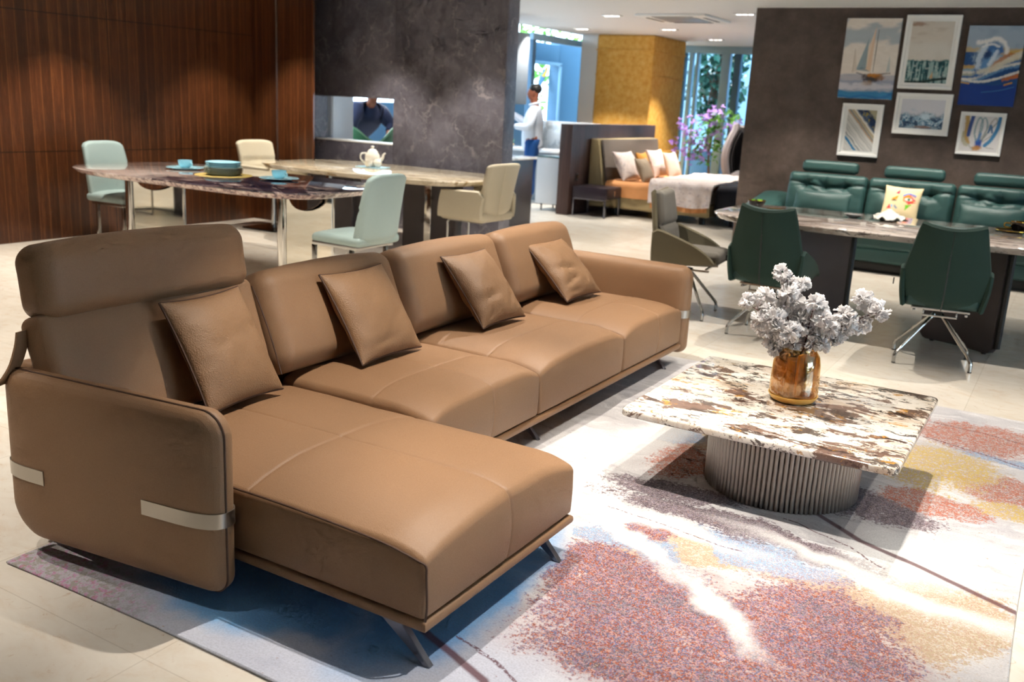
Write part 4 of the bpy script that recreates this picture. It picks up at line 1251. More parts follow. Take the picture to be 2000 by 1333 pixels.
gold_plate(-.36, 7.75, .115, 'wide gold-rimmed black saucer under the black cup near the far table end', 'saucer')
c = thing('cup', 'black cup with gold rim on the wide gold-rimmed saucer', 'cup', (-.33, 7.76, GZ + .012))
part('body', cup(.055, .065), MT['blackglaze'], c)
part('gold_rim', tube([(.0535 * math.cos(2 * PI * k / 30), .0535 * math.sin(2 * PI * k / 30), .0655) for k in range(31)], .003, 6, caps=False), MT['gold'], c)
part('gold_handle', tube(catmull([(-.05, -.01, .05), (-.085, -.02, .05), (-.085, -.02, .025), (-.045, -.01, .02)], 5), .005, 6), MT['gold'], c)
# crumpled white shell dish on a dark plate, with a clear dish next to it
sd = thing('shell_dish', 'crumpled white shell dish on a black plate in the middle of the granite table', 'dish', (-1.20, 7.66, GZ))
part('plate', lathe([(0, .004), (.06, .002), (.065, 0), (.12, .012), (.14, .012), (.12, .016), (.05, .008), (0, .008)], 30), MT['blackglaze'], sd)
P = []
for i in range(9):
    r_ = .012 + .105 * i / 8
    P.append([(r_ * math.cos(a), r_ * math.sin(a), .085 - .065 * (i / 8) ** .8 + .010 * math.sin(a * 7 + i) * (i / 8) + .006 * math.sin(a * 13) * (i / 8)) for a in [2 * PI * k / 48 for k in range(49)]])
part('shell', sheet(np.array(P), .004, rim=False), MT['porcelain'], sd, smooth=60)
gd = mesh_obj('glass_dish', lathe([(0, .004), (.03, .002), (.034, 0), (.07, .022), (.075, .026), (.07, .027), (.03, .008), (0, .008)], 26), plain('clear_crystal', '#e8eef2', .03, trans=.9, ior=1.45))
gd.location = (-1.45, 7.62, GZ); tag(gd, 'small clear glass dish beside the white shell dish', 'dish')

# ------------------------------------------------------------------ swivel armchairs
def swivel(name, label, loc, rz, mat, mat_seat, group=None, seam=True):
    root = thing(name, label, 'swivel chair', loc, rz, group)
    # outer shell of the back (faces +y; z 0.40 .. 0.88)
    P = []
    for i in range(21):
        u = -1 + i / 10
        row = []
        for j in range(21):
            v = j / 20
            w = .215 + .032 * math.sin(min(1, v / .42) * PI / 2) if v < .42 else .247 - .067 * ((v - .42) / .58) ** 1.15
            z = .375 + .50 * v + .030 * u * u * v ** 4
            y = -.250 - .075 * v ** 1.2 + .060 * u * u * (1 - .25 * v) + .07 * max(0, (.14 - v) / .14) ** 2
            zz = z + .0
            row.append((w * u, y, zz))
        P.append(row)
    sh = part('back_shell', sheet(np.array(P), -.035), mat, root)
    if seam:
        g = tube([(0, -.252 - .075 * v ** 1.2 - .034 + .07 * max(0, (.14 - v) / .14) ** 2, .375 + .50 * v) for v in [k / 14 for k in range(0, 11)]], .004, 6)
        part('zip_seam', g, MT['black'], sh)
        g = tube([(0, -.252 - .075 * v ** 1.2 - .034, .375 + .50 * v) for v in [k / 14 for k in range(10, 15)]], .002, 6)
        part('zip_seam', g, MT['black'], sh)
    # side wings sloping down to the front
    for sx in (-1, 1):
        P = []
        for i in range(15):
            u = i / 14; y = -.225 + .46 * u
            top = .64 - .165 * u ** 1.25 - .03 * max(0, .08 - u) / .08
            bot = .385 + .035 * u ** 2
            top = bot + (top - bot) * math.sqrt(max(.02, 1 - max(0, (u - .55) / .45) ** 3))
            row = []
            for j in range(8):
                v = j / 7
                x = .236 + .026 * v - .02 * u ** 2 + .008 * math.sin(PI * v)
                row.append((sx * x, y, bot + (top - bot) * v))
            P.append(row)
        w = part('armrest', sheet(np.array(P), -.03 * sx), mat, root)
        if sx < 0: part('care_tag', box(-.296, -.16, .50, -.289, -.145, .54, .001), MT['black'], w)
    # inner back cushion with a horizontal fold
    def fn(Q):
        x, y, z = Q[:, 0].copy(), Q[:, 1].copy(), Q[:, 2].copy()
        s = (z + .22) / .44; yn = x / .2
        wd = 1.15 - .28 * s
        pf = .02 * (1 - yn ** 4) * np.where(y > 0, 1, 0) - np.where(y > 0, 1, 0) * (.02 * np.exp(-((s - .45) / .04) ** 2) + .010 * np.exp(-((np.abs(yn) - .62) / .05) ** 2))
        Q[:, 0] = x * wd; Q[:, 1] = -.205 - .075 * s ** 1.2 + y + pf + .04 * yn ** 2; Q[:, 2] = z + .675 + .02 * yn ** 2 * s
        return Q
    part('back_cushion', softbox(.2, .035, .22, .03, (12, 1, 16), 3, fn), mat_seat, root)
    def fs(Q):
        x, y, z = Q[:, 0].copy(), Q[:, 1].copy(), Q[:, 2].copy()
        t = (z + .05) / .1; yn = y / .25; xn = x / .23
        Q[:, 2] = z + .438 + .018 * t * (1 - xn ** 4) - .02 * t * np.clip(yn, 0, 1) ** 4 + .015 * (yn > 0) * yn * yn - .008 * t * np.exp(-((np.abs(xn) - .6) / .06) ** 2)
        Q[:, 0] = x * (1 - .1 * np.clip(yn, 0, 1) ** 2)
        Q[:, 1] = y + .02
        return Q
    part('seat_cushion', softbox(.215, .24, .05, .035, (14, 12, 1), 4, fs), mat_seat, root)
    # chrome seat carrier, hub and four bent legs
    g = G()
    for sx in (-1, 1): g.join(box(sx * .15 - .008, -.19, .345, sx * .15 + .008, .19, .361, .003))
    for y in (-.17, .17): g.join(box(-.17, y - .008, .361, .17, y + .008, .377, .003))
    g.join(box(-.10, -.195, .325, .10, -.18, .338, .003)).join(box(-.10, -.19, .325, -.09, -.18, .362, .003)).join(box(.09, -.19, .325, .10, -.18, .362, .003))
    part('seat_carrier', g, MT['chrome_sat'], root)
    part('hub', lathe([(0, .285), (.02, .285), (.032, .30), (.034, .345), (0, .345)], 24), MT['black'], root)
    for sx in (-1, 1):
        for sy in (-1, 1):
            pts = [(sx * .02, sy * .018, .315), (sx * .10, sy * .085, .215), (sx * .195, sy * .165, .095), (sx * .215, sy * .182, .068), (sx * .222, sy * .188, .045), (sx * .222, sy * .188, .006)]
            lg = part('leg', tube(catmull(pts, 5), .0115, 9), MT['chrome_sat'], root)
            part('glide', lathe([(0, 0), (.012, 0), (.012, .007), (0, .007)], 14).move(sx * .222, sy * .188), MT['black'], lg)
    return root
GG = 'dark green swivel chairs at the granite table'
ga = swivel('swivel_chair', 'dark green swivel chair directly behind the white blossom', (-1.70, 6.47, 0), math.radians(-4), MT['greenfab'], MT['green'], GG)
dup(ga, (-.64, 6.51, 0), math.radians(9), 'dark green swivel chair nearer the wide gold-rimmed saucer, zip seam facing us')
swivel('swivel_chair', 'taupe grey swivel armchair at the end of the granite table near the sofa arm', (-2.42, 6.76, 0), math.radians(-90 + 6), MT['grey_fab2'], MT['grey_fab'], seam=False)
# ------------------------------------------------------------------ green leather sofa by the accent wall
gs = thing('reclining_sofa', 'long green leather sofa with tufted backs and raised head rolls under the pictures', 'sofa', (-1.45, 10.35, 0))
part('plinth', box(-2.95, 10.02, 0, .05, 10.7, .11, .01), MT['black'], gs, True)
part('base', box(-3.05, 9.95, .105, .15, 10.78, .26, .03, 3), MT['green'], gs, True)
def gback(x0, x1):
    hx, hz = (x1 - x0) / 2 - .004, .235
    def fn(P):
        x, y, z = P[:, 0].copy(), P[:, 1].copy(), P[:, 2].copy()
        xn, zn = x / hx, z / hz
        f = np.where(y < 0, 1, 0)
        b = (1 - xn ** 6) * (1 - zn ** 4)
        d = .035 * b
        for u in (-.52, -.02, .46):
            dx, dz = x - u * hx, z - .09
            rr = np.sqrt((dx / .06) ** 2 + (dz / .05) ** 2); th = np.arctan2(dz, dx)
            d -= .075 * np.exp(-rr ** 1.2)
            d -= .012 * np.exp(-(rr / 2.0) ** 2) * np.clip(np.cos(5 * th + u * 7), 0, 1) ** 3
            d -= .010 * np.exp(-((dx + .12 * dz) / .012) ** 2) * np.exp(-((z - .17) / .06) ** 2)
        d -= .016 * np.exp(-((z - .10 + .02 * np.cos(x * 9)) / .014) ** 2)
        d += np.array([.004 * fbm(a * 8 + x0 * 5, c * 8, 1) for a, c in zip(x, z)])
        P[:, 1] = y - f * d; 
        return P
    g = softbox(hx, .10, hz, .05, (44, 2, 30), 4, fn)
    return g.rot(math.radians(-14), 'X').move((x0 + x1) / 2, 10.40, .675)
def gseat(x0, x1):
    hx = (x1 - x0) / 2 - .004
    def fn(P):
        t = (P[:, 2] + .11) / .22
        P[:, 2] = P[:, 2] + t * (.025 * (1 - (P[:, 0] / hx) ** 4) - .02 * np.clip((-P[:, 1] - .2) / .13, 0, 1) ** 2)
        return P
    return softbox(hx, .33, .11, .045, (10, 10, 1), 4, fn).move((x0 + x1) / 2, 10.245, .355)
def groll(x0, x1):
    hx = (x1 - x0) / 2
    def fn(P):
        P[:, 2] = P[:, 2] + .008 * np.cos(P[:, 0] * 3); P[:, 1] *= (1 - .06 * (P[:, 0] / hx) ** 4)
        return P
    return softbox(hx, .05, .062, .045, (10, 1, 1), 5, fn).rot(math.radians(-12), 'X').move((x0 + x1) / 2, 10.46, .975)
for (a, b, c, d) in ((-2.69, -1.875, -2.58, -2.0), (-1.87, -1.035, -1.745, -1.165), (-1.03, -.20, -.905, -.325)):
    part('seat', gseat(a, b), MT['green'], gs, True)
    part('backrest', gback(a, b), MT['green'], gs, True)
    part('headrest', groll(c, d), MT['green'], gs, True)
for (a, b) in ((-3.08, -2.70), (-.19, .18)):
    def fn(P):
        t = (P[:, 2] + .25) / .5
        P[:, 2] = P[:, 2] + t * .03 * (1 - (P[:, 0] / .19) ** 2) + .06 * t * (P[:, 1] / .4)
        return P
    part('armrest', softbox((b - a) / 2, .42, .24, .06, (6, 10, 4), 4, fn).move((a + b) / 2, 10.36, .345), MT['green'], gs, True)
LG = 'green leather lumbar cushions on the green sofa'
cushion('lumbar_cushion', 'long green leather cushion on the green sofa seat near its arm', 'cushion', frame((-2.55, 10.11, .505), (-1.99, 10.11, .505), (-2.55, 10.20, .745), (-1.99, 10.20, .735)), .285, .128, .12, MT['green'], 5, .004, group=LG, pip=False, pinch=.02)
cushion('lumbar_cushion', 'long green leather cushion on the green sofa beyond the swivel chair', 'cushion', frame((-.96, 10.11, .505), (-.38, 10.11, .505), (-.96, 10.20, .745), (-.38, 10.20, .735)), .295, .128, .12, MT['green'], 6, .004, group=LG, pip=False, pinch=.02)

# ------------------------------------------------------------------ painted surfaces: colour grids made from strokes and washes
class Cv:
    def __init__(s, w, h, c):
        s.w, s.h = w, h
        u = (np.arange(w) + .5) / w; v = (np.arange(h) + .5) / h
        s.U, s.V = np.meshgrid(u, v)
        s.a = np.ones((h, w, 3)) * np.array(lin(c)[:3])
    def nz(s, fx, fy, seed, o=3):
        r = np.random.default_rng(seed); out = np.zeros((s.h, s.w)); amp = 1; tot = 0
        for k in range(o):
            gx, gy = max(2, int(fx * 2 ** k) + 2), max(2, int(fy * 2 ** k) + 2)
            q = r.random((gy, gx))
            x = s.U * (gx - 1.001); y = s.V * (gy - 1.001)
            i, j = x.astype(int), y.astype(int); fx_, fy_ = x - i, y - j
            fx_ = fx_ * fx_ * (3 - 2 * fx_); fy_ = fy_ * fy_ * (3 - 2 * fy_)
            out += amp * (q[j, i] * (1 - fx_) * (1 - fy_) + q[j, i + 1] * fx_ * (1 - fy_) + q[j + 1, i] * (1 - fx_) * fy_ + q[j + 1, i + 1] * fx_ * fy_)
            tot += amp; amp *= .5
        return out / tot
    def put(s, m, c):
        m = np.clip(m, 0, 1)[..., None]; s.a = s.a * (1 - m) + np.array(lin(c)[:3]) * m; return s
    @staticmethod
    def sm(x, a, b):
        t = np.clip((x - a) / (b - a), 0, 1); return t * t * (3 - 2 * t)
    def band(s, v0, v1, c, k=1, soft=.03, n=None, amp=.06):
        V = s.V + ((n - .5) * amp if n is not None else 0)
        return s.put(k * s.sm(V, v0 - soft, v0 + soft) * (1 - s.sm(V, v1 - soft, v1 + soft)), c)
    def poly(s, pts, c, k=1, soft=.006):
        ins = None; p = np.array(pts, float); n = len(p)
        area = sum(p[i][0] * p[(i + 1) % n][1] - p[(i + 1) % n][0] * p[i][1] for i in range(n))
        if area < 0: p = p[::-1]
        for i in range(n):
            a, b = p[i], p[(i + 1) % n]; e = b - a; L = np.hypot(*e) + 1e-9
            d = (e[0] * (s.V - a[1]) - e[1] * (s.U - a[0])) / L
            q = s.sm(d, -soft, soft); ins = q if ins is None else ins * q
        return s.put(k * ins, c)
    def stroke(s, pts, w, c, k=1, soft=.5, n=None):
        p = [np.array(q) for q in catmull([(a, b, 0) for a, b in pts], 6)]
        D = np.full((s.h, s.w), 9.0); asp = s.h / s.w
        for a, b in zip(p[:-1], p[1:]):
            e = b - a; L2 = e[0] ** 2 + (e[1] * asp) ** 2 + 1e-9
            t = np.clip(((s.U - a[0]) * e[0] + (s.V - a[1]) * asp * e[1] * asp) / L2, 0, 1)
            D = np.minimum(D, np.hypot(s.U - a[0] - t * e[0], (s.V - a[1] - t * e[1]) * asp))
        if n is not None: D = D + (n - .5) * w * 1.2
        return s.put(k * (1 - s.sm(D, w * (1 - soft), w * (1 + soft))), c)
    def blob(s, u, v, ru, rv, c, k=1, soft=.4, n=None, amp=.8):
        d = np.hypot((s.U - u) / ru, (s.V - v) / rv)
        if n is not None: d = d + (n - .5) * amp
        return s.put(k * (1 - s.sm(d, 1 - soft, 1 + soft)), c)
def paint_attr(me, cols):
    at = me.color_attributes.new('paint', 'FLOAT_COLOR', 'POINT')
    at.data.foreach_set('color', np.concatenate([cols, np.ones((len(cols), 1))], 1).astype(np.float32).ravel())
def canvas_obj(name, cv, W, H, t, parent=None, curve=None):
    """Thin panel facing -y, centred on x and z, its front carrying the colour grid."""
    w, h = cv.w, cv.h
    X, Z = np.meshgrid(np.linspace(-W / 2, W / 2, w), np.linspace(-H / 2, H / 2, h))
    Fv = np.stack([X, np.full_like(X, -t), Z], 2).reshape(-1, 3); F = []
    idx = np.arange(w * h).reshape(h, w)
    for j in range(h - 1):
        for i in range(w - 1):
            F.append((idx[j, i], idx[j, i + 1], idx[j + 1, i + 1], idx[j + 1, i]))
    per = list(idx[0, :]) + list(idx[1:, -1]) + list(idx[-1, -2::-1]) + list(idx[-2:0:-1, 0])
    Bv = Fv[per].copy(); Bv[:, 1] = 0; b = w * h; n = len(per)
    for k in range(n):
        k2 = (k + 1) % n; F.append((per[k2], per[k], b + k, b + k2))
    F.append(tuple(b + k for k in range(n)))
    g = G().add(np.concatenate([Fv, Bv]), F)
    o = mesh_obj(name, g, MT['paint'], 30)
    c = cv.a.reshape(-1, 3); paint_attr(o.data, np.concatenate([c, c[per]]))
    if parent: o.parent = parent
    return o
AY = 10.848
def canvas(label, cv, x0, x1, z0, z1):
    o = canvas_obj('canvas_picture', cv, x1 - x0, z1 - z0, .032)
    o.location = ((x0 + x1) / 2, AY, (z0 + z1) / 2); tag(o, label, 'painting'); return o
def framed(label, cv, x0, x1, z0, z1, bw=.032, mat=.03):
    r = thing('framed_picture', label, 'picture', ((x0 + x1) / 2, AY, (z0 + z1) / 2))
    W, H = x1 - x0, z1 - z0
    g = G()
    for (a, b, c, d) in ((-W / 2, W / 2, H / 2 - bw, H / 2), (-W / 2, W / 2, -H / 2, -H / 2 + bw), (-W / 2, -W / 2 + bw, -H / 2 + bw, H / 2 - bw), (W / 2 - bw, W / 2, -H / 2 + bw, H / 2 - bw)):
        g.join(box(a, -.036, c, b, 0, d, .004))
    part('frame', g, MT['white'], r)
    iw, ih = W / 2 - bw, H / 2 - bw
    part('mount', box(-iw, -.022, -ih, iw, -.004, ih, .001), MT['white'], r)
    a = canvas_obj('print', cv, 2 * (iw - mat), 2 * (ih - mat), .0035, r); a.location = (0, -.0218, 0)
    return r
# 1 sailing boats
c = Cv(110, 160, '#d9cfc4'); n1 = c.nz(3, 10, 1); n2 = c.nz(8, 30, 2); n3 = c.nz(30, 30, 3)
c.put(c.sm(n2, .45, .7) * .35, '#e6ded4')
c.band(.70, .90, '#8fa0ac', .75, .05, n1, .3).band(.74, .82, '#a9b3b8', .5, .03, n2, .2)
c.band(0, .30, '#8a93a8', .9, .02, n1, .04).band(.24, .29, '#b9b2b4', .7, .01, n2, .05).band(.12, .19, '#c9c6cb', .9, .02, n2, .08)
c.band(0, .10, '#2c7fae', .95, .015, n2, .05).band(.02, .05, '#1d5f9c', .6, .01, n1, .1)
c.poly([(.55, .34), (.56, .9), (.36, .37)], '#d6b699', .9).poly([(.47, .40), (.54, .86), (.40, .4)], '#dcc9b6', .8)
c.poly([(.45, .76), (.46, .38), (.28, .36)], '#7d949c', .9).poly([(.38, .4), (.55, .34), (.28, .36)], '#66808c', .7)
c.stroke([(.595, .34), (.60, .6), (.605, .86)], .006, '#3c2c20', .9)
c.poly([(.21, .33), (.22, .64), (.30, .35)], '#c9bdae', .8).stroke([(.22, .33), (.22, .62)], .004, '#8a7a6a', .6)
c.poly([(.83, .34), (.86, .55), (.90, .35)], '#a9b4b2', .8)
c.stroke([(.3, .325), (.5, .30), (.9, .33)], .012, '#4d4f58', .7, n=n3)
c.blob(.58, .26, .17, .05, '#2c1c12', .9, .4, n3).blob(.62, .30, .12, .025, '#b8741f', .9, .4, n3).blob(.74, .27, .08, .03, '#8a5a24', .7, .4, n3).blob(.52, .20, .10, .03, '#a98a6a', .6, .5, n3)
canvas('unframed canvas painting of sailing boats on a calm grey blue sea', c, -2.395, -1.845, 1.702, 2.515)
# 2 teal cliffs by the water
c = Cv(100, 140, '#cfc6ba'); n1 = c.nz(3, 14, 11); n2 = c.nz(26, 5, 12); n3 = c.nz(20, 28, 13)
c.put(c.sm(n1, .45, .75) * .5, '#b7a99a').blob(.15, .95, .2, .03, '#8c6248', .7, .5, n3).band(.38, .66, '#d6d3cc', .6, .08)
c.put((1 - c.sm(c.V, .36 + .05 * (n3 - .5) + .08 * np.clip(c.U - .8, 0, 1), .38 + .05 * (n3 - .5) + .12 * np.clip(c.U - .75, 0, 1))) * .98, '#2c6468')
lo = 1 - c.sm(c.V, .33, .38)
c.put(lo * c.sm(n2, .5, .62) * .8, '#9fb8b4').put(lo * c.sm(n2, .48, .38) * .8, '#153f46').put(lo * c.sm(n3, .6, .7) * .5, '#c9d0ca')
c.poly([(.58, .08), (.66, .08), (.64, .2)], '#c99a66', .9).stroke([(0, .01), (.4, .02), (.7, .06), (1, .09)], .03, '#0f2a26', .95)
framed('tall white framed print of pale sky over ragged teal cliffs', c, -1.805, -1.282, 1.822, 2.55)
# 3 breaking wave
c = Cv(120, 170, '#9aa9b8'); n1 = c.nz(4, 6, 21); n2 = c.nz(14, 14, 22); n3 = c.nz(40, 40, 23)
c.put(c.sm(n1, .4, .7) * .5, '#7f95a9').band(.62, .72, '#c2a052', .7 * 1, .02, n2, .06)
c.put((1 - c.sm(c.V, .66, .68)) , '#1c4a80')
c.put((1 - c.sm(c.V + .04 * (n1 - .5), .26, .28)), '#173a86')
for i, (cc, k) in enumerate((('#5f8ab0', .9), ('#d9d3c6', .9), ('#2b5f96', .9), ('#b9b89c', .8), ('#e2ddd2', .8), ('#7ea3b8', .8), ('#c9a04a', .8))):
    y = .30 + .03 * i
    c.stroke([(.0, y), (.25, y + .02), (.5, y + .10 + .01 * i), (.75, y + .18), (1.0, y + .22)], .030, cc, k, .5, n3)
c.blob(.42, .60, .25, .15, '#a9bccb', .9, .35, n3).stroke([(.30, .42), (.34, .60), (.46, .72), (.58, .70)], .09, '#2f64a0', .95, .5, n3).stroke([(.36, .46), (.42, .60), (.5, .66)], .06, '#5f8fbe', .9, .5, n3)
c.blob(.40, .645, .07, .05, '#10305f', .95, .5, n3).stroke([(.26, .50), (.27, .62), (.34, .73)], .05, '#c9d6e0', .85, .6, n3).stroke([(.45, .52), (.52, .62), (.56, .68)], .03, '#d6dfe6', .8, .6, n3)
c.stroke([(.20, .79), (.34, .80), (.5, .84), (.64, .80), (.72, .72), (.73, .66)], .035, '#e3e0da', .95, .6, n3).stroke([(.3, .74), (.45, .77), (.58, .74)], .02, '#e6e4e0', .8, .6, n3)
c.stroke([(.5, .46), (.62, .56), (.78, .64), (.9, .62)], .04, '#b5702a', .8, .5, n3)
c.stroke([(.3, .42), (.55, .48), (.8, .58), (.98, .66)], .045, '#d2cbb4', .85, .5, n3)
c.stroke([(.75, .34), (.9, .37), (1, .40)], .035, '#b8641c', .9, .5, n3).stroke([(.78, .27), (.9, .30)], .015, '#c98a2c', .9).stroke([(0, .29), (.15, .275)], .012, '#d09a30', .9)
c.stroke([(.0, .33), (.3, .30), (.6, .34), (1, .44)], .02, '#e0dcd2', .9, .6, n3).stroke([(.4, .17), (.7, .20), (.95, .25)], .008, '#3f7fae', .8)
canvas('unframed canvas painting of a curling ocean wave over deep blue', c, -1.205, -.698, 1.685, 2.45)
# 4 diagonal veins
c = Cv(90, 120, '#c9c7c2'); n1 = c.nz(6, 6, 31); n3 = c.nz(24, 24, 33)
D = c.V + .78 * c.U + .06 * (n1 - .5)
def dband(a, b, col, k=1, s_=.01): c.put(k * c.sm(D, a - s_, a + s_) * (1 - c.sm(D, b - s_, b + s_)), col)
for i in range(16): dband(.2 + .07 * i, .225 + .07 * i, ('#a9aaa8', '#dcd9d2', '#8f938f')[i % 3], .7)
dband(.28, .36, '#2f7aa8'); dband(.44, .47, '#3a4a58', .9); dband(.98, 1.01, '#b57a22', .9); dband(1.02, 1.06, '#2d3a30', .7); dband(1.07, 1.16, '#a9946c', .8)
dband(1.22, 2, '#24486e', .95, .03)
c.put(c.sm(D, 1.24, 1.3) * c.sm(n3, .52, .6) * .9, '#a08a2c').put(c.sm(D, 1.24, 1.3) * c.sm(n1, .55, .62) * .9, '#10284c').put(c.sm(D, 1.5, 1.6) * .7, '#c0b58e')
dband(1.16, 1.20, '#e3ddd0', .9)
framed('white framed print of diagonal grey, blue and gold agate bands', c, -2.325, -1.905, 1.10, 1.65)
# 5 blue spray
c = Cv(120, 90, '#cfcfd6'); n1 = c.nz(6, 5, 41); n2 = c.nz(18, 14, 42); n3 = c.nz(50, 36, 43)
m_ = (1 - c.sm(c.V + .35 * (n1 - .5) + .12 * (n2 - .5), .35, .62))
c.put(m_ * .8, '#6f9fb8').put(m_ * c.sm(n2, .45, .6), '#2c6486').put(m_ * c.sm(n3, .55, .66) * .9, '#dfe6ea').put(m_ * c.sm(n1, .56, .66) * .9, '#15395c')
c.blob(.58, .42, .09, .10, '#c9dde6', .9, .4, n3).blob(.55, .06, .2, .04, '#b5713a', .9, .4, n3).band(0, .10, '#6d7f8c', .5, .02, n2, .1)
framed('wide white framed print of misty blue foliage spray', c, -1.795, -1.252, 1.365, 1.782)
# 6 feather strokes
c = Cv(110, 110, '#d3d0cf'); n3 = c.nz(30, 30, 53)
c.stroke([(.08, 1), (.12, .7), (.10, .45), (.2, .25)], .055, '#b08a3a', .9, .4, n3).stroke([(.02, .5), (.06, .3), (.15, .18)], .05, '#a9a488', .8, .4, n3)
c.stroke([(.24, .98), (.2, .7), (.18, .45)], .05, '#1d4488', .95, .3)
for (a, b, w) in ((.34, .52, .022), (.46, .66, .018)):
    c.stroke([(.45, .2), (a, .5), (a + .03, .85), (a + .1, .95), (a + .18, .8), (a + .16, .5), (.5, .2)], w, '#6f9098', .8, .5, n3)
c.stroke([(.52, .25), (.72, .6), (.98, .95)], .02, '#7c8078', .8, .5, n3).stroke([(.50, .3), (.82, .95), (.9, .6), (.55, .25)], .02, '#9a968a', .7, .5, n3)
c.stroke([(.66, .18), (.8, .35), (.92, .65), (.96, .98)], .05, '#2c79a8', .95, .3).stroke([(.70, .55), (.74, .75), (.8, .55)], .025, '#2a6490', .9, .3)
c.blob(.48, .22, .09, .12, '#1f4ca0', .95, .4, n3).stroke([(.46, .3), (.5, .5)], .035, '#3a74b4', .7).blob(.44, .09, .13, .07, '#b0782c', .9, .4, n3)
c.stroke([(.2, .2), (.34, .05)], .02, '#a8aaa4', .8).stroke([(.7, .12), (.9, .1)], .006, '#55504a', .8)
framed('square white framed print of blue and gold feather strokes', c, -1.155, -.738, 1.198, 1.62, .026, .012)

# ------------------------------------------------------------------ printed cushion on the green sofa
FM = frame((-1.685, 10.08, .50), (-1.335, 10.08, .50), (-1.665, 10.24, .865), (-1.305, 10.24, .85))
fc = thing('printed_cushion', 'cream cushion printed with a bright abstract face on the green sofa', 'cushion', tuple(FM.translation))
fc.rotation_euler = FM.to_euler()
c = Cv(110, 110, '#d9c49a')
c.poly([(.32, .74), (.42, .86), (.42, .73)], '#b8284e').poly([(.24, .60), (.42, .70), (.40, .60), (.30, .55)], '#e0922a').poly([(.24, .56), (.34, .60), (.40, .55), (.32, .54)], '#2d3a30', .9)
c.poly([(.52, .72), (.70, .74), (.86, .60), (.78, .54), (.56, .56)], '#e07a24').poly([(.68, .74), (.90, .58), (.80, .60)], '#c22a54').poly([(.58, .58), (.88, .56), (.70, .48)], '#cf3a3a')
c.blob(.68, .61, .09, .04, '#dfe8e0').blob(.69, .61, .04, .04, '#2f7f5c').blob(.69, .61, .018, .02, '#101418').stroke([(.54, .70), (.66, .76), (.84, .73)], .018, '#3f86c8').stroke([(.70, .74), (.84, .70)], .012, '#a0487c')
c.poly([(.62, .46), (.80, .50), (.64, .32)], '#6cb52c').poly([(.16, .34), (.22, .46), (.28, .34)], '#c42a3c').stroke([(.30, .38), (.28, .44)], .014, '#58a8d8').stroke([(.36, .42), (.42, .36)], .018, '#3f6f9c').poly([(.18, .22), (.30, .28), (.46, .18), (.2, .14)], '#e2702a')
gq = pillow_grid(.178, .195, .13, .035, 60, .005)
ob = part('cover', gq, MT['print'], fc)
V = np.array(gq.v); iu = np.clip(((V[:, 0] / .36) + .5) * 109, 0, 109).astype(int); iv = np.clip(((V[:, 1] / .40) + .5) * 109, 0, 109).astype(int)
cols = c.a[iv, iu]; cols[V[:, 2] < 0] = lin('#d9c49a')[:3]
paint_attr(ob.data, cols)
# ------------------------------------------------------------------ bedroom corner
dv = thing('room_divider', 'dark oak veneered divider standing behind the bed headboard', 'divider', (-6.08, 13.1, 0))
part('panel', box(-6.17, 11.65, 0, -5.99, 14.55, 1.222, .004), MT['wood_div'], dv, True)
ou = thing('wall_outlet', 'small black double socket on the divider above the bedside table', 'socket', (-5.985, 11.86, .515))
part('plate', box(-5.99, 11.82, .47, -5.978, 11.90, .56, .003), MT['black'], ou, True)
part('socket_face', box(-5.978, 11.835, .49, -5.974, 11.885, .54, .002), MT['blackgloss'], ou, True)
ns = thing('bedside_table', 'dark espresso bedside box on thin steel legs beside the bed', 'bedside table', (-5.70, 11.95, 0))
part('body', box(-5.96, 11.70, .245, -5.45, 12.19, .405, .006), MT['dkwood'], ns, True)
dr = part('drawer', box(-5.452, 11.72, .255, -5.438, 12.17, .395, .004), MT['dkwood'], ns, True)
part('handle', box(-5.438, 11.935, .29, -5.428, 11.955, .36, .002), MT['chrome'], dr, True)
for x in (-5.94, -5.46):
    for y in (11.715, 12.175):
        part('leg', box(x - .01, y - .01, 0, x + .01, y + .01, .245, .002), MT['gunmetal'], ns, True)
g = G()
for y in (11.715, 12.175): g.join(box(-5.94, y - .008, .232, -5.46, y + .008, .247, .002))
g.join(box(-5.94, 11.707, .001, -5.93, 12.18, .012, .002))
part('frame', g, MT['gunmetal'], ns, True)

bed = thing('bed', 'upholstered beige bed with winged headboard against the oak divider', 'bed', (-5.0, 13.25, 0))
pr = [(-5.985, .10), (-5.74, .10), (-5.74, .34), (-5.86, 1.03), (-5.985, 1.03)]
g = prism(pr, 0, 2.09, .02, 3); g.fn(lambda P: np.stack([P[:, 0], 14.31 - P[:, 2], P[:, 1]], 1))
part('headboard', g, MT['beige_bed'], bed, True)
g = softbox(.018, 1.0, .33, .015, (1, 6, 6), 3).rot(math.radians(-10), 'Y').move(-5.775, 13.265, .70)
part('headboard_pad', g, MT['taupe_bed'], bed, True, label='taupe padded headboard face')
part('side_rail', box(-5.76, 12.23, .10, -4.17, 14.30, .275, .03, 4), MT['beige_bed'], bed, True)
part('mattress', box(-5.74, 12.27, .27, -4.19, 14.26, .44, .05, 4), MT['pale_pil'], bed, True)
for x in (-5.6, -4.3):
    for y in (12.35, 14.2): part('leg', box(x - .03, y - .03, 0, x + .03, y + .03, .10, .004), MT['black'], bed, True)
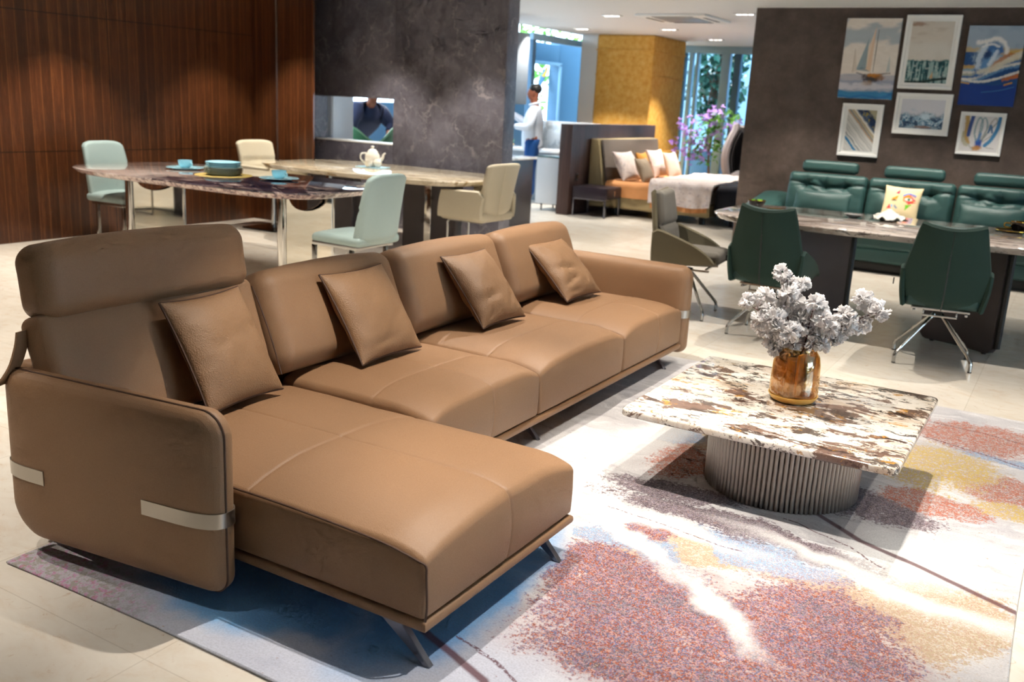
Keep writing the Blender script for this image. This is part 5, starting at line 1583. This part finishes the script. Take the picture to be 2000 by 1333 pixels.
def drape(x0, x1, yn, yf, ztop, zbot, seed, nx=60, amp=.012, th=.012, edge=0.0):
    """Cloth lying on top from yf to yn and hanging down the near side to zbot."""
    prof = [(yf + .02, ztop - .10), (yf, ztop - .02), (yf - .06, ztop)] + [(yf + (yn - yf) * k / 22, ztop) for k in range(1, 22)] + [(yn + .04, ztop - .004), (yn + .005, ztop - .03)] + [(yn - .004 - .01 * k / 7, ztop - .03 - (ztop - .03 - zbot) * k / 7) for k in range(1, 8)]
    P = []
    for i in range(nx):
        u = i / (nx - 1); x = x0 + (x1 - x0) * u; row = []
        for (y, z) in prof:
            hang = max(0, (ztop - .03 - z) / (ztop - zbot + 1e-6)) if y < yn + .01 else 0
            row.append((x + .03 * hang * math.sin(u * 9 + seed), y - .018 * hang * (1 + math.sin(u * 26 + seed * 2)) + 0, z + amp * fbm(x * 5 + seed, y * 5, 1.1) * (1 - hang) + edge * hang * math.sin(u * 7)))
        P.append(row)
    return sheet(np.array(P), -th, rim=False)
sh = mesh_obj('bed_sheet', drape(-5.70, -4.20, 12.205, 14.32, .466, .262, 3), MT['sheet']); tag(sh, 'apricot cotton sheet spread over the beige bed', 'bed sheet')
bl = thing('throw_blanket', 'quilted blush floral blanket with apricot hem over the foot of the bed', 'blanket', (-4.6, 13.2, .47))
part('quilt', drape(-5.02, -4.13, 12.165, 14.36, .525, .235, 7, 60, .022, .03, .02), MT['floral'], bl, True)
part('hem', drape(-5.0, -4.16, 12.183, 14.34, .490, .165, 9, 50, .006, .008, .015), MT['sheet'], bl, True, label='apricot hem')
bn = thing('bed_bench', 'dark charcoal upholstered bench at the foot of the bed', 'bench', (-3.75, 13.1, 0))
part('seat', softbox(.31, .86, .215, .09, (4, 8, 3), 5).move(-3.83, 13.12, .325), MT['navy_fab'], bn, True)
for y in (12.45, 13.8):
    part('leg', box(-3.95, y - .03, 0, -3.89, y + .03, .12, .004), MT['black'], bn, True)
    part('leg', box(-3.62, y - .03, 0, -3.56, y + .03, .12, .004), MT['black'], bn, True)
PG = 'bed pillows against the headboard'
def bp(label, x, y0, y1, z0, z1, lean, mat, th, seed, roll=0):
    cushion('bed_pillow', label, 'pillow', frame((x + lean, y0, z0), (x + lean, y1, z0 + roll), (x, y0 - .02, z1), (x, y1, z1 + roll)), (y1 - y0) / 2, math.hypot(z1 - z0, lean) / 2, th, MT[mat], seed, .006, pip=False, group=PG, pinch=.05)
bp('large blush floral pillow nearest the bedside table', -5.66, 12.27, 12.90, .485, .87, .2, 'floral', .17, 11)
bp('small taupe pillow leaning on the large blush pillow by the bedside table', -5.36, 12.36, 12.77, .475, .80, .16, 'taupe_pil', .13, 12, .0)
bp('brown and gold pillow tucked in the middle of the bed pillows', -5.60, 12.94, 13.30, .485, .85, .14, 'brown_pil', .11, 13)
bp('large blush floral pillow on the far half of the bed', -5.62, 13.36, 13.92, .485, .88, .18, 'floral', .14, 14)
bp('pale cream pillow leaning at the far side of the bed', -5.38, 13.42, 13.90, .475, .86, .16, 'pale_pil', .13, 15)

# ------------------------------------------------------------------ flowering tree and grey wing chair by the far window
def leaf_cloud(n, ctr, rad, size, seed, flat=.6, shell=.45):
    r = random.Random(seed); g = G()
    for k in range(n):
        while True:
            p = Vector((r.uniform(-1, 1), r.uniform(-1, 1), r.uniform(-1, 1)))
            if p.length <= 1 and p.length > shell * r.random(): break
        c = Vector((ctr[0] + p.x * rad[0], ctr[1] + p.y * rad[1], ctr[2] + p.z * rad[2]))
        s_ = size * r.uniform(.6, 1.3)
        Mx = Matrix.Translation(c) @ Matrix.Rotation(r.uniform(0, 6.28), 4, 'Z') @ Matrix.Rotation(r.uniform(-1, 1), 4, 'X') @ Matrix.Rotation(r.uniform(-.8, .8), 4, 'Y')
        q = [(0, 0, 0), (.32, .35, .06), (.22, .8, 0), (0, 1.1, -.1), (-.22, .8, 0), (-.32, .35, .06)]
        g.add([Mx @ Vector((a * s_, b * s_, c_ * s_)) for a, b, c_ in q], [(0, 1, 2, 3), (0, 3, 4, 5)])
    return g
ft = thing('flowering_tree', 'potted tree with lilac flower clusters before the far window', 'tree', (-5.36, 15.45, 0))
part('pot', lathe([(0, 0), (.13, 0), (.17, .30), (.175, .31), (.155, .31), (.15, .28), (0, .27)], 26), MT['white'], ft)
part('trunk', tube(catmull([(0, 0, .2), (.01, .0, .5), (-.02, .02, .75), (.0, .0, 1.0), (.06, .02, 1.3)], 6), [.028 - .018 * k / 24 for k in range(25)], 8), MT['bark'], ft)
g = leaf_cloud(170, (-.08, 0, 1.0), (.34, .3, .40), .085, 3); g.join(leaf_cloud(70, (.22, 0, 1.38), (.26, .25, .18), .08, 4))
part('foliage', g, MT['leaf'], ft, smooth=0)
g = G(); r = random.Random(8)
for (x, z, n) in ((-.50, 1.22, 9), (-.44, 1.12, 8), (-.34, 1.32, 6), (-.62, .96, 8), (-.42, .78, 10), (-.30, .70, 8), (-.2, .82, 9), (-.22, 1.16, 8), (-.12, 1.38, 9), (.05, 1.5, 10), (.16, 1.44, 7), (-.05, .78, 7), (-.3, .96, 8), (.34, 1.25, 7), (.48, 1.3, 6), (-.1, 1.0, 6), (.1, 1.1, 6), (-.52, .84, 6), (.02, 1.25, 6)):
    for k in range(n):
        c0 = Vector((x + r.gauss(0, .035), r.uniform(-.25, .1), z + r.gauss(0, .05)))
        for j in range(5):
            a = j * 1.257 + r.random()
            Mx = Matrix.Translation(c0) @ Matrix.Rotation(r.uniform(-1.2, 1.2), 4, 'X') @ Matrix.Rotation(a, 4, 'Z')
            q = [(0, 0, 0), (.019, .024, .004), (0, .050, 0), (-.019, .024, .004)]
            g.add([Mx @ Vector(p) for p in q], [(0, 1, 2, 3)])
part('blossoms', g, MT['lilac'], ft, smooth=0)

eg = thing('wing_armchair', 'pale grey wrap-around wing armchair half hidden behind the accent wall', 'armchair', (-4.42, 14.95, 0), math.radians(12))
P = []
for i in range(25):
    a = math.radians(-30 + 240 * i / 24)
    row = []
    for j in range(13):
        v = j / 12
        rr = .36 + .10 * math.sin(PI * min(1, v * 1.1)) - .05 * v
        row.append((rr * math.cos(a) * 1.05, rr * math.sin(a), .45 + .83 * v + .02 * math.sin(a * 2)))
    P.append(row)
part('shell', sheet(np.array(P), .09), MT['grey_egg'], eg)
part('lining', sheet(np.array([[(q[0] * .88, q[1] * .88, q[2] * .96 + .03) for q in row[1:-1]] for row in P]), .02), MT['dark_egg'], eg, label='charcoal inner lining')
part('seat_cushion', softbox(.36, .34, .13, .12, (6, 6, 2), 5).move(0, -.06, .47), MT['grey_egg'], eg)
for a in (.6, 2.5, 3.9, 5.5):
    part('leg', tube([(.2 * math.cos(a), .2 * math.sin(a), .36), (.30 * math.cos(a), .30 * math.sin(a), 0.0)], [.02, .012], 8), MT['black'], eg)

# ------------------------------------------------------------------ kitchen behind the marble wall
il = thing('kitchen_island', 'dark laminate kitchen island with glossy white worktop behind the marble wall', 'kitchen island', (-6.5, 10.2, 0))
part('body', box(-7.3, 9.72, .0, -5.86, 10.4, .80, .006), MT['island'], il, True)
part('worktop', box(-7.34, 9.69, .80, -5.83, 10.44, .832, .006), MT['stone_white'], il, True)
part('drawer_pull', box(-6.35, 9.700, .38, -5.95, 9.72, .41, .003), MT['steel'], il, True)
wc = thing('white_cabinet', 'pale grey cabinet on short legs with a dark glass top beyond the kitchen island', 'cabinet', (-6.45, 12.1, 0))
part('body', box(-6.62, 11.85, .10, -6.24, 12.35, .745, .006), MT['cab_white'], wc, True)
part('top', box(-6.63, 11.84, .745, -6.23, 12.36, .757, .003), plain('dark_green_glass', '#1d4a4a', .1), wc, True)
for x in (-6.55, -6.31):
    for y in (11.92, 12.28): part('leg', tube([(x, y, 0), (x, y, .10)], .012, 10), MT['black'], wc, True)
hc = thing('hanging_cabinet', 'grey wall cabinet hung from the ceiling over the kitchen', 'cabinet', (-7.6, 11.7, 1.5))
part('body', box(-8.4, 11.6, 1.445, -6.90, 11.95, 2.40, .005), MT['cab_grey'], hc, True)
part('ceiling_mount', box(-8.0, 11.7, 2.40, -7.2, 11.86, 2.628, .004), MT['cab_white'], hc, True)
tc = thing('tall_cabinet', 'tall pale grey cabinet seen through the hatch in the marble wall', 'cabinet', (-8.4, 9.15, 0))
part('body', box(-8.9, 9.0, 0, -7.89, 9.38, 2.2, .006), MT['cab_white'], tc, True)
part('door', box(-8.4, 8.985, .08, -7.90, 9.0, 2.19, .003), MT['cab_white'], tc, True)
kc = thing('kitchen_counter', 'white kitchen counter behind the man in the white shirt', 'counter', (-7.5, 13.1, 0))
part('body', box(-8.5, 12.98, 0, -6.60, 13.45, .74, .006), MT['cab_grey'], kc, True)
part('worktop', box(-8.54, 12.94, .74, -6.56, 13.47, .782, .005), MT['stone_white'], kc, True)
struct('wall_backsplash', box(-7.72, 13.9, 0, -6.62, 13.96, 1.20, .003), MT['stone_white'])
bt = thing('bottle', 'slim teal bottle standing on the white kitchen counter', 'bottle', (-6.88, 13.12, .7825))
part('body', lathe([(0, 0), (.04, 0), (.042, .01), (.042, .13), (.02, .17), (.016, .2), (0, .2)], 20), MT['teal_bottle'], bt)
part('cap', lathe([(0, .2), (.018, .2), (.018, .225), (0, .225)], 16), MT['black'], bt)
fb = thing('fruit_bowl', 'small wooden bowl with green leaves at the end of the kitchen counter', 'bowl', (-7.86, 13.1, .7825))
part('body', lathe([(0, .004), (.05, 0), (.10, .04), (.105, .045), (.095, .045), (.05, .01), (0, .01)], 24), MT['gold'], fb)
part('leaves', leaf_cloud(24, (0, 0, .06), (.09, .09, .03), .05, 5), MT['leaf'], fb, smooth=0)

# green tub chair seen through the hatch
tk = thing('tub_chair', 'bright green tub armchair behind the hatch under the leaning man', 'armchair', (-8.14, 9.93, 0))
P = []
for i in range(25):
    a = math.radians(160 + 220 * i / 24)
    row = []
    for j in range(9):
        v = j / 8
        top = 1.08 - .20 * math.exp(-((i - 18) / 3.4) ** 2)
        row.append(((.30 + .08 * v) * math.cos(a), (.27 + .05 * v) * math.sin(a), .36 + (top - .36) * v))
    P.append(row)
part('shell', sheet(np.array(P), .05), plain('emerald_velvet', '#0f5a34', .7, sheen=.4), tk)
part('seat', softbox(.28, .26, .07, .05, (3, 3, 1), 4).move(0, 0, .42), MT['green'], tk)
for a in (.8, 2.3, 3.9, 5.4):
    part('leg', tube([(.18 * math.cos(a), .18 * math.sin(a), .37), (.24 * math.cos(a), .24 * math.sin(a), 0.0)], .014, 8), MT['black'], tk)

# ------------------------------------------------------------------ people
def skin_mesh(name, V, E, R, mat, parent, root=0, sub=2):
    me = bpy.data.meshes.new(name); me.from_pydata(V, E, []); me.update()
    o = bpy.data.objects.new(name, me); COL.objects.link(o)
    o.modifiers.new('skin', 'SKIN').use_smooth_shade = True
    for i, r in enumerate(R):
        sv = me.skin_vertices[0].data[i]
        sv.radius = r if hasattr(r, '__len__') else (r, r); sv.use_root = (i == root)
    s = o.modifiers.new('sub', 'SUBSURF'); s.levels = sub; s.render_levels = sub
    me.materials.append(mat); o.parent = parent
    return o
def chains(spec):
    """spec: list of chains; each item (key or None, (x,y,z), radius). Shared keys join."""
    V, E, R, K = [], [], [], {}
    for ch in spec:
        prev = None
        for it in ch:
            if isinstance(it, str): i = K[it]
            else:
                key, p, r = it; i = len(V); V.append(p); R.append(r)
                if key: K[key] = i
            if prev is not None: E.append((prev, i))
            prev = i
    return V, E, R
def hand(wrist, d, palm_n, spread, curl, side):
    """Five finger chains from a wrist key; d forward, palm_n palm normal, spread across the palm towards the thumb."""
    d, n, s_ = (np.array(a, float) / np.linalg.norm(a) for a in (d, palm_n, spread))
    out = []
    return d, n, s_
def fingers(wk, w, d, n, s_, curls):
    w = np.array(w, float); d, n, s_ = (np.array(a, float) / np.linalg.norm(a) for a in (d, n, s_))
    pc = w + d * .045
    ch = [[wk, ('%s_p' % wk, tuple(pc), (.034, .018))]]
    for k, (off, L) in enumerate(((.027, .072), (.010, .080), (-.008, .075), (-.025, .060))):
        c = curls[k]
        a = w + d * .088 + s_ * off
        b = a + (d * math.cos(c) + n * math.sin(c)) * L * .5
        e = b + (d * math.cos(2 * c) + n * math.sin(2 * c)) * L * .5
        ch.append(['%s_p' % wk, (None, tuple(a), .0095), (None, tuple(b), .0085), (None, tuple(e), .007)])
    a = w + d * .035 + s_ * .036; b = a + (d * .6 + s_ * .6 + n * .3) * .035; e = b + (d * .8 + n * .5) * .028
    ch.append(['%s_p' % wk, (None, tuple(a), .012), (None, tuple(b), .010), (None, tuple(e), .008)])
    return ch
def local(o, f):
    """Frame: f = facing direction (2D); returns P(forward, left, up)."""
    f = np.array([f[0], f[1], 0.]); f /= np.linalg.norm(f); l = np.array([-f[1], f[0], 0])
    return lambda a, b, c: tuple(f * a + l * b + np.array([0, 0, c])), f, l
# the standing man
pm = thing('person', 'man in white shirt and blue jeans gesturing behind the kitchen counter', 'person', (-7.08, 12.5, 0))
Q, f, l = local(0, (-.92, -.40))
U = np.array([0, 0, 1.])
wl, wr = Q(.30, .10, 1.13), Q(.38, -.14, 1.33)
spec = [[('pel', Q(0, 0, .94), .125), ('ab', Q(.02, 0, 1.08), .12), ('chest', Q(.01, 0, 1.28), .125), ('neckb', Q(-.01, 0, 1.42), .075), ('neck', Q(.01, 0, 1.49), .055), ('jaw', Q(.045, 0, 1.56), (.062, .068)), ('skull', Q(.015, 0, 1.645), (.078, .092)), ('crown', Q(.005, 0, 1.70), (.06, .07))],
        ['jaw', (None, Q(.115, 0, 1.595), .016)],
        ['chest', ('shl', Q(-.01, .17, 1.37), .07), ('ell', Q(.02, .24, 1.12), .048), ('wl', wl, .03)],
        ['chest', ('shr', Q(-.01, -.17, 1.37), .07), ('elr', Q(.12, -.26, 1.16), .048), ('wr', wr, .03)],
        ['pel', ('hl', Q(0, .09, .86), .10), ('kl', Q(.02, .10, .49), .065), ('al', Q(0, .10, .09), .045), (None, Q(.14, .11, .035), .04)],
        ['pel', ('hr', Q(0, -.09, .86), .10), ('kr', Q(.02, -.10, .49), .065), ('ar', Q(0, -.10, .09), .045), (None, Q(.14, -.11, .035), .04)]]
spec += fingers('wl', wl, f * .9 - U * .1 - l * .3, -l, U, (.7, .8, .9, .9))
spec += fingers('wr', wr, f * .7 + U * .6, l * .8 - f * .3, U * .6 - f * .4, (.05, .9, 1.1, 1.2))
skin_mesh('body', *chains(spec), MT['skin'], pm)
spec = [[('a', Q(0, 0, .76), .172), ('a2', Q(0, 0, .88), .168), ('b', Q(.03, 0, 1.04), .162), ('c', Q(.01, 0, 1.27), .165), ('d', Q(-.01, 0, 1.40), .10), (None, Q(-.005, 0, 1.45), .07)],
        ['c', (None, Q(-.01, .175, 1.37), .084), (None, Q(.02, .245, 1.12), .066), (None, Q(.2, .165, 1.125), .052), (None, Q(.27, .12, 1.13), .044)],
        ['c', (None, Q(-.01, -.175, 1.37), .084), (None, Q(.12, -.265, 1.16), .066), (None, Q(.27, -.195, 1.25), .052), (None, Q(.345, -.16, 1.30), .044)]]
skin_mesh('shirt', *chains(spec), MT['shirt'], pm)
spec = [[('w', Q(0, 0, 1.02), .14), ('a', Q(0, 0, .90), .145)], ['a', (None, Q(0, .09, .80), .112), (None, Q(.02, .10, .49), .082), (None, Q(0, .10, .10), .068)], ['a', (None, Q(0, -.09, .82), .108), (None, Q(.02, -.10, .49), .082), (None, Q(0, -.10, .10), .068)]]
skin_mesh('jeans', *chains(spec), MT['jeans'], pm)
hg = lathe([(0, -.02), (.06, -.02), (.085, .02), (.086, .06), (.07, .095), (.035, .113), (0, .117)], 24)
hg.fn(lambda P: P * np.array([1.14, .92, 1.0])); hg.rot(math.atan2(f[1], f[0])); h0 = Q(-.004, 0, 1.628); hg.move(*h0)
part('hair', hg, MT['hair'], pm)
part('collar', tube([Q(-.005 + .075 * math.cos(t), .073 * math.sin(t), 1.455 - .02 * math.cos(t)) for t in [k * .3 for k in range(-9, 10)]], .014, 6, flat=1.6), MT['shirt'], pm)
for (a, b) in ((.088, .032), (.088, -.032)):
    e = lathe([(0, -.009), (.007, -.005), (.009, 0), (.007, .005), (0, .009)], 10); e.move(*Q(a, b, 1.632)); part('eye', e, MT['hair'], pm)
for b in (.082, -.082):
    e = lathe([(0, -.03), (.010, -.02), (.013, .01), (0, .03)], 10); e.move(*Q(.005, b, 1.62)); part('ear', e, MT['skin'], pm)
ph = thing('phone', 'dark phone held at the waist by the man in the white shirt', 'phone', tuple(np.array(pm.location) + np.array(Q(.385, .085, 1.15))))
g = softbox(.07, .036, .005, .004, seg=2); g.rot(.5, 'X').rot(math.atan2(f[1], f[0]))
part('case', g, MT['blackgloss'], ph)

# the man leaning over the tub chair
p2 = thing('person', 'man in navy jumper bending over the green chair behind the hatch', 'person', (-8.92, 10.57, 0))
Q, f, l = local(0, (.93, -.36))
w1, w2 = Q(.62, -.30, .935), Q(.72, .16, .96)
spec = [[('pel', Q(0, 0, .93), (.16, .12)), ('ab', Q(.16, 0, 1.10), (.17, .13)), ('chest', Q(.40, 0, 1.20), (.19, .14)), ('neckb', Q(.54, -.02, 1.30), .08), ('neck', Q(.59, -.04, 1.345), .058), ('jaw', Q(.66, -.05, 1.38), .068), ('skull', Q(.66, -.05, 1.47), (.082, .09)), (None, Q(.64, -.05, 1.53), .06)],
        ['chest', ('sl', Q(.50, .20, 1.22), .05), ('el', Q(.62, .27, 1.06), .048), ('wl', w2, .032)],
        ['chest', ('sr', Q(.50, -.20, 1.23), .05), ('er', Q(.57, -.32, 1.09), .048), ('wr', w1, .032)],
        ['pel', (None, Q(0, .09, .85), .105), (None, Q(.05, .10, .48), .066), (None, Q(-.02, .10, .09), .046), (None, Q(.12, .11, .035), .04)],
        ['pel', (None, Q(0, -.09, .85), .105), (None, Q(.05, -.10, .48), .066), (None, Q(-.02, -.10, .09), .046), (None, Q(.12, -.11, .035), .04)]]
spec += fingers('wl', w2, f * .4 - U, -l, f, (.25, .3, .35, .4))
spec += fingers('wr', w1, f * .3 - U, l, f, (.3, .35, .4, .4))
skin_mesh('body', *chains(spec), MT['skin'], p2)
spec = [[('a', Q(-.08, 0, .84), .20), ('b', Q(.16, 0, 1.08), .25), ('c', Q(.40, 0, 1.17), .25), ('d', Q(.52, -.01, 1.27), .17), ('e', Q(.595, -.04, 1.35), .10)],
        ['c', (None, Q(.50, .20, 1.23), .15), (None, Q(.62, .275, 1.06), .07), (None, Q(.70, .18, .985), .05)],
        ['c', (None, Q(.50, -.205, 1.24), .15), (None, Q(.57, -.31, 1.09), .085), (None, Q(.61, -.305, .975), .052)]]
skin_mesh('jumper', *chains(spec), MT['navy'], p2)
spec = [[('a', Q(0, 0, .90), (.165, .125))], ['a', (None, Q(0, .09, .82), .11), (None, Q(.05, .10, .48), .084), (None, Q(-.02, .10, .10), .07)], ['a', (None, Q(0, -.09, .82), .11), (None, Q(.05, -.10, .48), .084), (None, Q(-.02, -.10, .10), .07)]]
skin_mesh('trousers', *chains(spec), MT['navy_fab'], p2)
hg = lathe([(0, -.02), (.06, -.02), (.088, .02), (.088, .06), (.07, .098), (.03, .115), (0, .118)], 24)
hg.fn(lambda P: P * np.array([1.1, .95, 1.0])); hg.rot(math.atan2(f[1], f[0])); hg.move(*Q(.635, -.05, 1.455))
part('hair', hg, MT['hair'], p2)

# ------------------------------------------------------------------ outdoors
struct('wall_exterior', G().join(box(-9.3, 13.6, 0, -9.1, 15.7, 2.5, .01)).join(box(-9.3, 16.95, 0, -9.1, 17.9, 2.62, .01)).join(box(-9.3, 15.7, 2.2, -9.1, 16.95, 2.55, .01)).join(box(-9.3, 15.7, 0, -9.1, 16.95, 1.1, .01)), MT['frame_blue'])
struct('trim_6', box(-9.09, 15.66, 2.16, -9.06, 16.99, 2.22, .004).join(box(-9.09, 16.93, 1.1, -9.06, 16.99, 2.2, .004)), MT['frame_pale'])
bnr = thing('hanging_banner', 'yellow and blue cloth banner hung across the opening in the outer wall', 'banner', (-9.35, 16.4, 1.6))
def cloth(t0, t1):
    P = []
    for i in range(20):
        u = i / 19; row = []
        for j in range(9):
            v = t0 + (t1 - t0) * j / 8
            y = 16.92 - 1.05 * u * (.35 + .65 * v) ; z = 2.15 - .95 * u ** .8 * (1.0) + (.0 if True else 0) - .12 * v * (1 - u) + .25 * (1 - v) * u
            row.append((-9.36 + .05 * math.sin(u * 12 + v * 7), y, z))
        P.append(row)
    return sheet(np.array(P), .008, rim=False)
part('yellow_cloth', cloth(0, .36), MT['banner_y'], bnr, True, label='yellow cloth')
part('blue_cloth', cloth(.38, 1.0), MT['banner_b'], bnr, True, label='blue cloth')
def outdoor_tree(name, label, x, y, h, cr, seed, mat, n, size=.17, lean=0):
    t = thing(name, label, 'tree', (x, y, 0))
    part('trunk', tube(catmull([(0, 0, 0), (.05 + lean * .3, .02, h * .35), (lean * .7, 0, h * .7), (lean, 0, h)], 6), [.09 - .06 * k / 18 for k in range(19)], 9), MT['bark'], t)
    r = random.Random(seed)
    for k in range(4):
        a = r.uniform(0, 6.28); z0 = h * r.uniform(.3, .7)
        part('branch', tube(catmull([(lean * z0 / h, 0, z0), (lean * z0 / h + .3 * cr * math.cos(a), .3 * cr * math.sin(a), z0 + .35), (lean + .7 * cr * math.cos(a), .7 * cr * math.sin(a), z0 + .9)], 5), [.035 - .002 * k2 for k2 in range(11)], 7), MT['bark'], t)
    part('foliage', leaf_cloud(n, (lean, 0, h * .78), (cr, cr, h * .45), size, seed, shell=.3), MT[mat], t, smooth=0)
    return t
TG = 'trees outside the far windows'
for (x, y, h, cr, sd, mt, n, lab, lean) in (
        (-6.75, 19.0, 3.0, .62, 1, 'leaf_dk', 900, 'dark leafy tree just outside the window beside the ochre column', .2),
        (-5.35, 19.4, 3.0, .48, 2, 'leaf_dk', 560, 'dark leafy tree outside the window next to the accent wall edge', .1),
        (-11.2, 19.0, 3.2, 1.2, 3, 'leaf', 620, 'bright green tree behind the opening in the outer wall', 0),
        (-10.2, 21.6, 4.6, 1.6, 4, 'leaf', 500, 'tall pale green tree above the blue-grey outer wall', .2),
        (-11.4, 16.4, 4.8, 1.3, 5, 'leaf', 420, 'green tree over the outer wall beside the hanging cabinet', 0)):
    t = outdoor_tree('outdoor_tree', lab, x, y, h, cr, sd, mt, n, lean=lean); t['group'] = TG
struct('wall_garden', box(-9.2, 21.6, 0, 4, 21.8, 4.4, .01), MT['ext_wall'])
struct('column_garden', box(-5.98, 20.4, 0, -5.50, 20.8, 4.2, .01), MT['ext_wall'])
struct('wall_planter', box(-6.6, 17.8, 0, -4.0, 17.9, .75, .01), MT['ext_wall'])

# ------------------------------------------------------------------ ceiling fittings
ac = thing('ceiling_cassette', 'square white air conditioning cassette in the far ceiling', 'air conditioner', (-4.70, 12.02, CZ))
part('panel', prism(rrect(.475, .475, .03), -.03, 0, .008, 2), MT['white'], ac)
part('grille', box(-.28, -.28, -.036, .28, .28, -.03, .002), MT['cab_grey'], ac)
for (a, b, c_, d) in ((-.27, .27, -.40, -.36), (-.27, .27, .36, .40), (-.40, -.36, -.27, .27), (.36, .40, -.27, .27)):
    part('vent', box(a, c_, -.034, b, d, -.03, .001), MT['black'], ac)
sp = thing('ceiling_spotlight', 'triple downlight set in the ceiling before the air conditioning cassette', 'downlight', (-5.59, 11.78, CZ), 0, 'triple downlights in the far ceiling')
g = G()
for (a, b, c_, d) in ((-.13, .13, -.055, -.042), (-.13, .13, .042, .055), (-.13, -.115, -.042, .042), (.115, .13, -.042, .042)): g.join(box(a, c_, -.012, b, d, 0, .002))
part('frame', g, MT['white'], sp)
part('housing', box(-.115, -.042, -.006, .115, .042, 0, .001), MT['cab_grey'], sp)
for x in (-.075, 0, .075):
    part('lens', lathe([(0, -.011), (.026, -.011), (.03, -.006), (0, -.006)], 18).move(x), MT['lamp'], sp)
for (x, y, lab) in ((-5.60, 13.79, 'triple downlight in the ceiling before the ochre column'), (-7.06, 13.84, 'triple downlight in the ceiling near the side window'), (-5.52, 15.64, 'triple downlight in the ceiling beside the far window'), (-3.75, 11.56, 'triple downlight in the ceiling at the accent wall edge'), (-7.98, 7.85, 'triple downlight in the ceiling over the walnut corner')):
    dup(sp, (x, y, CZ), 0, lab)

# ------------------------------------------------------------------ light
def spot(x, y, e, ang=82, blend=.55, col=(1, .86, .70), z=2.60, rad=.014):
    d = bpy.data.lights.new('spot_lamp', 'SPOT'); d.energy = e; d.spot_size = math.radians(ang); d.spot_blend = blend; d.color = col; d.shadow_soft_size = rad
    o = bpy.data.objects.new('spot_lamp', d); COL.objects.link(o); o.location = (x, y, z); return o
WARM = (1, .93, .83)
for (x, y, e) in ((-7.5, 3.6, 150), (-7.5, 5.6, 150), (-7.5, 7.4, 120), (-6.2, 4.6, 110), (-6.2, 5.9, 100), (-6.7, 8.0, 110), (-5.5, 8.0, 110), (-4.6, 5.2, 110), (-4.4, 7.6, 110), (-4.9, 3.6, 100),
                  (-3.4, 4.6, 90), (-3.2, 6.4, 110), (-5.2, 1.8, 110),
                  (-1.7, 6.9, 110), (-.2, 6.9, 110), (-2.7, 9.9, 110), (-1.75, 9.9, 110), (-.8, 9.9, 110), (-3.9, 9.6, 110), (-5.2, 10.6, 130), (-5.0, 13.0, 170), (-6.9, 13.9, 260), (-6.2, 13.9, 220), (-5.5, 15.0, 200), (-4.6, 14.2, 120), (-6.7, 11.9, 130), (-7.9, 10.2, 60)):
    spot(x, y, e, col=WARM)  # includes unseen extras added to brighten accent wall, tree and open floor
for (x, y, e, a) in ((-1.72, 2.65, 150, 62), (-2.05, 4.5, 150, 74), (-.6, 4.6, 150, 74), (-.65, 2.6, 130, 66), (-.85, 3.35, 100, 52), (.9, 4.4, 70, 80), (-3.75, 1.35, 100, 66), (-2.6, .7, 60, 60), (-4.0, 2.9, 80, 66), (.6, 3.0, 45, 66)):
    spot(x, y, e, a, .45, WARM)  # the narrowest beam is an added one that brightens the blossom
sun = bpy.data.lights.new('daylight_sun', 'SUN'); sun.energy = 6.0; sun.angle = math.radians(2); sun.color = (1, .96, .9)
so = bpy.data.objects.new('daylight_sun', sun); COL.objects.link(so); so.rotation_euler = (math.radians(48), 0, math.radians(-145))
W = bpy.data.worlds.new('sky'); SC.world = W; W.use_nodes = True
nt = W.node_tree; bg = nt.nodes['Background']
bg.inputs[0].default_value = (.58, .80, 1.0, 1); bg.inputs[1].default_value = 4.4

# ------------------------------------------------------------------ camera
cam = bpy.data.cameras.new('camera'); co = bpy.data.objects.new('camera', cam); COL.objects.link(co)
RX_ = np.array([0.857, 0.512, 0.051]); 
CAMR = [[0.857255, -0.169479, 0.486201], [0.512324, 0.186568, -0.838282], [0.051362, 0.967714, 0.246764]]
co.matrix_world = Matrix((tuple(CAMR[0]) + (0,), tuple(CAMR[1]) + (0,), tuple(CAMR[2]) + (1.5,), (0, 0, 0, 1)))
cam.sensor_width = 36; cam.sensor_fit = 'HORIZONTAL'; cam.lens = 33.281
cam.clip_start = .05; cam.clip_end = 200
cam.dof.use_dof = True; cam.dof.focus_distance = 3.4; cam.dof.aperture_fstop = 3.2
SC.camera = co

vs_ = SC.view_settings
vs_.view_transform = 'Standard'; vs_.look = 'None'; vs_.gamma = 1; vs_.exposure = .8; vs_.use_curve_mapping = False
cy = SC.cycles
cy.use_denoising = True; cy.max_bounces = 6; cy.diffuse_bounces = 3; cy.glossy_bounces = 3; cy.transmission_bounces = 4; cy.transparent_max_bounces = 6
cy.use_adaptive_sampling = True; cy.adaptive_threshold = .08; cy.adaptive_min_samples = 10
cy.sample_clamp_indirect = 6; cy.caustics_reflective = False; cy.caustics_refractive = False
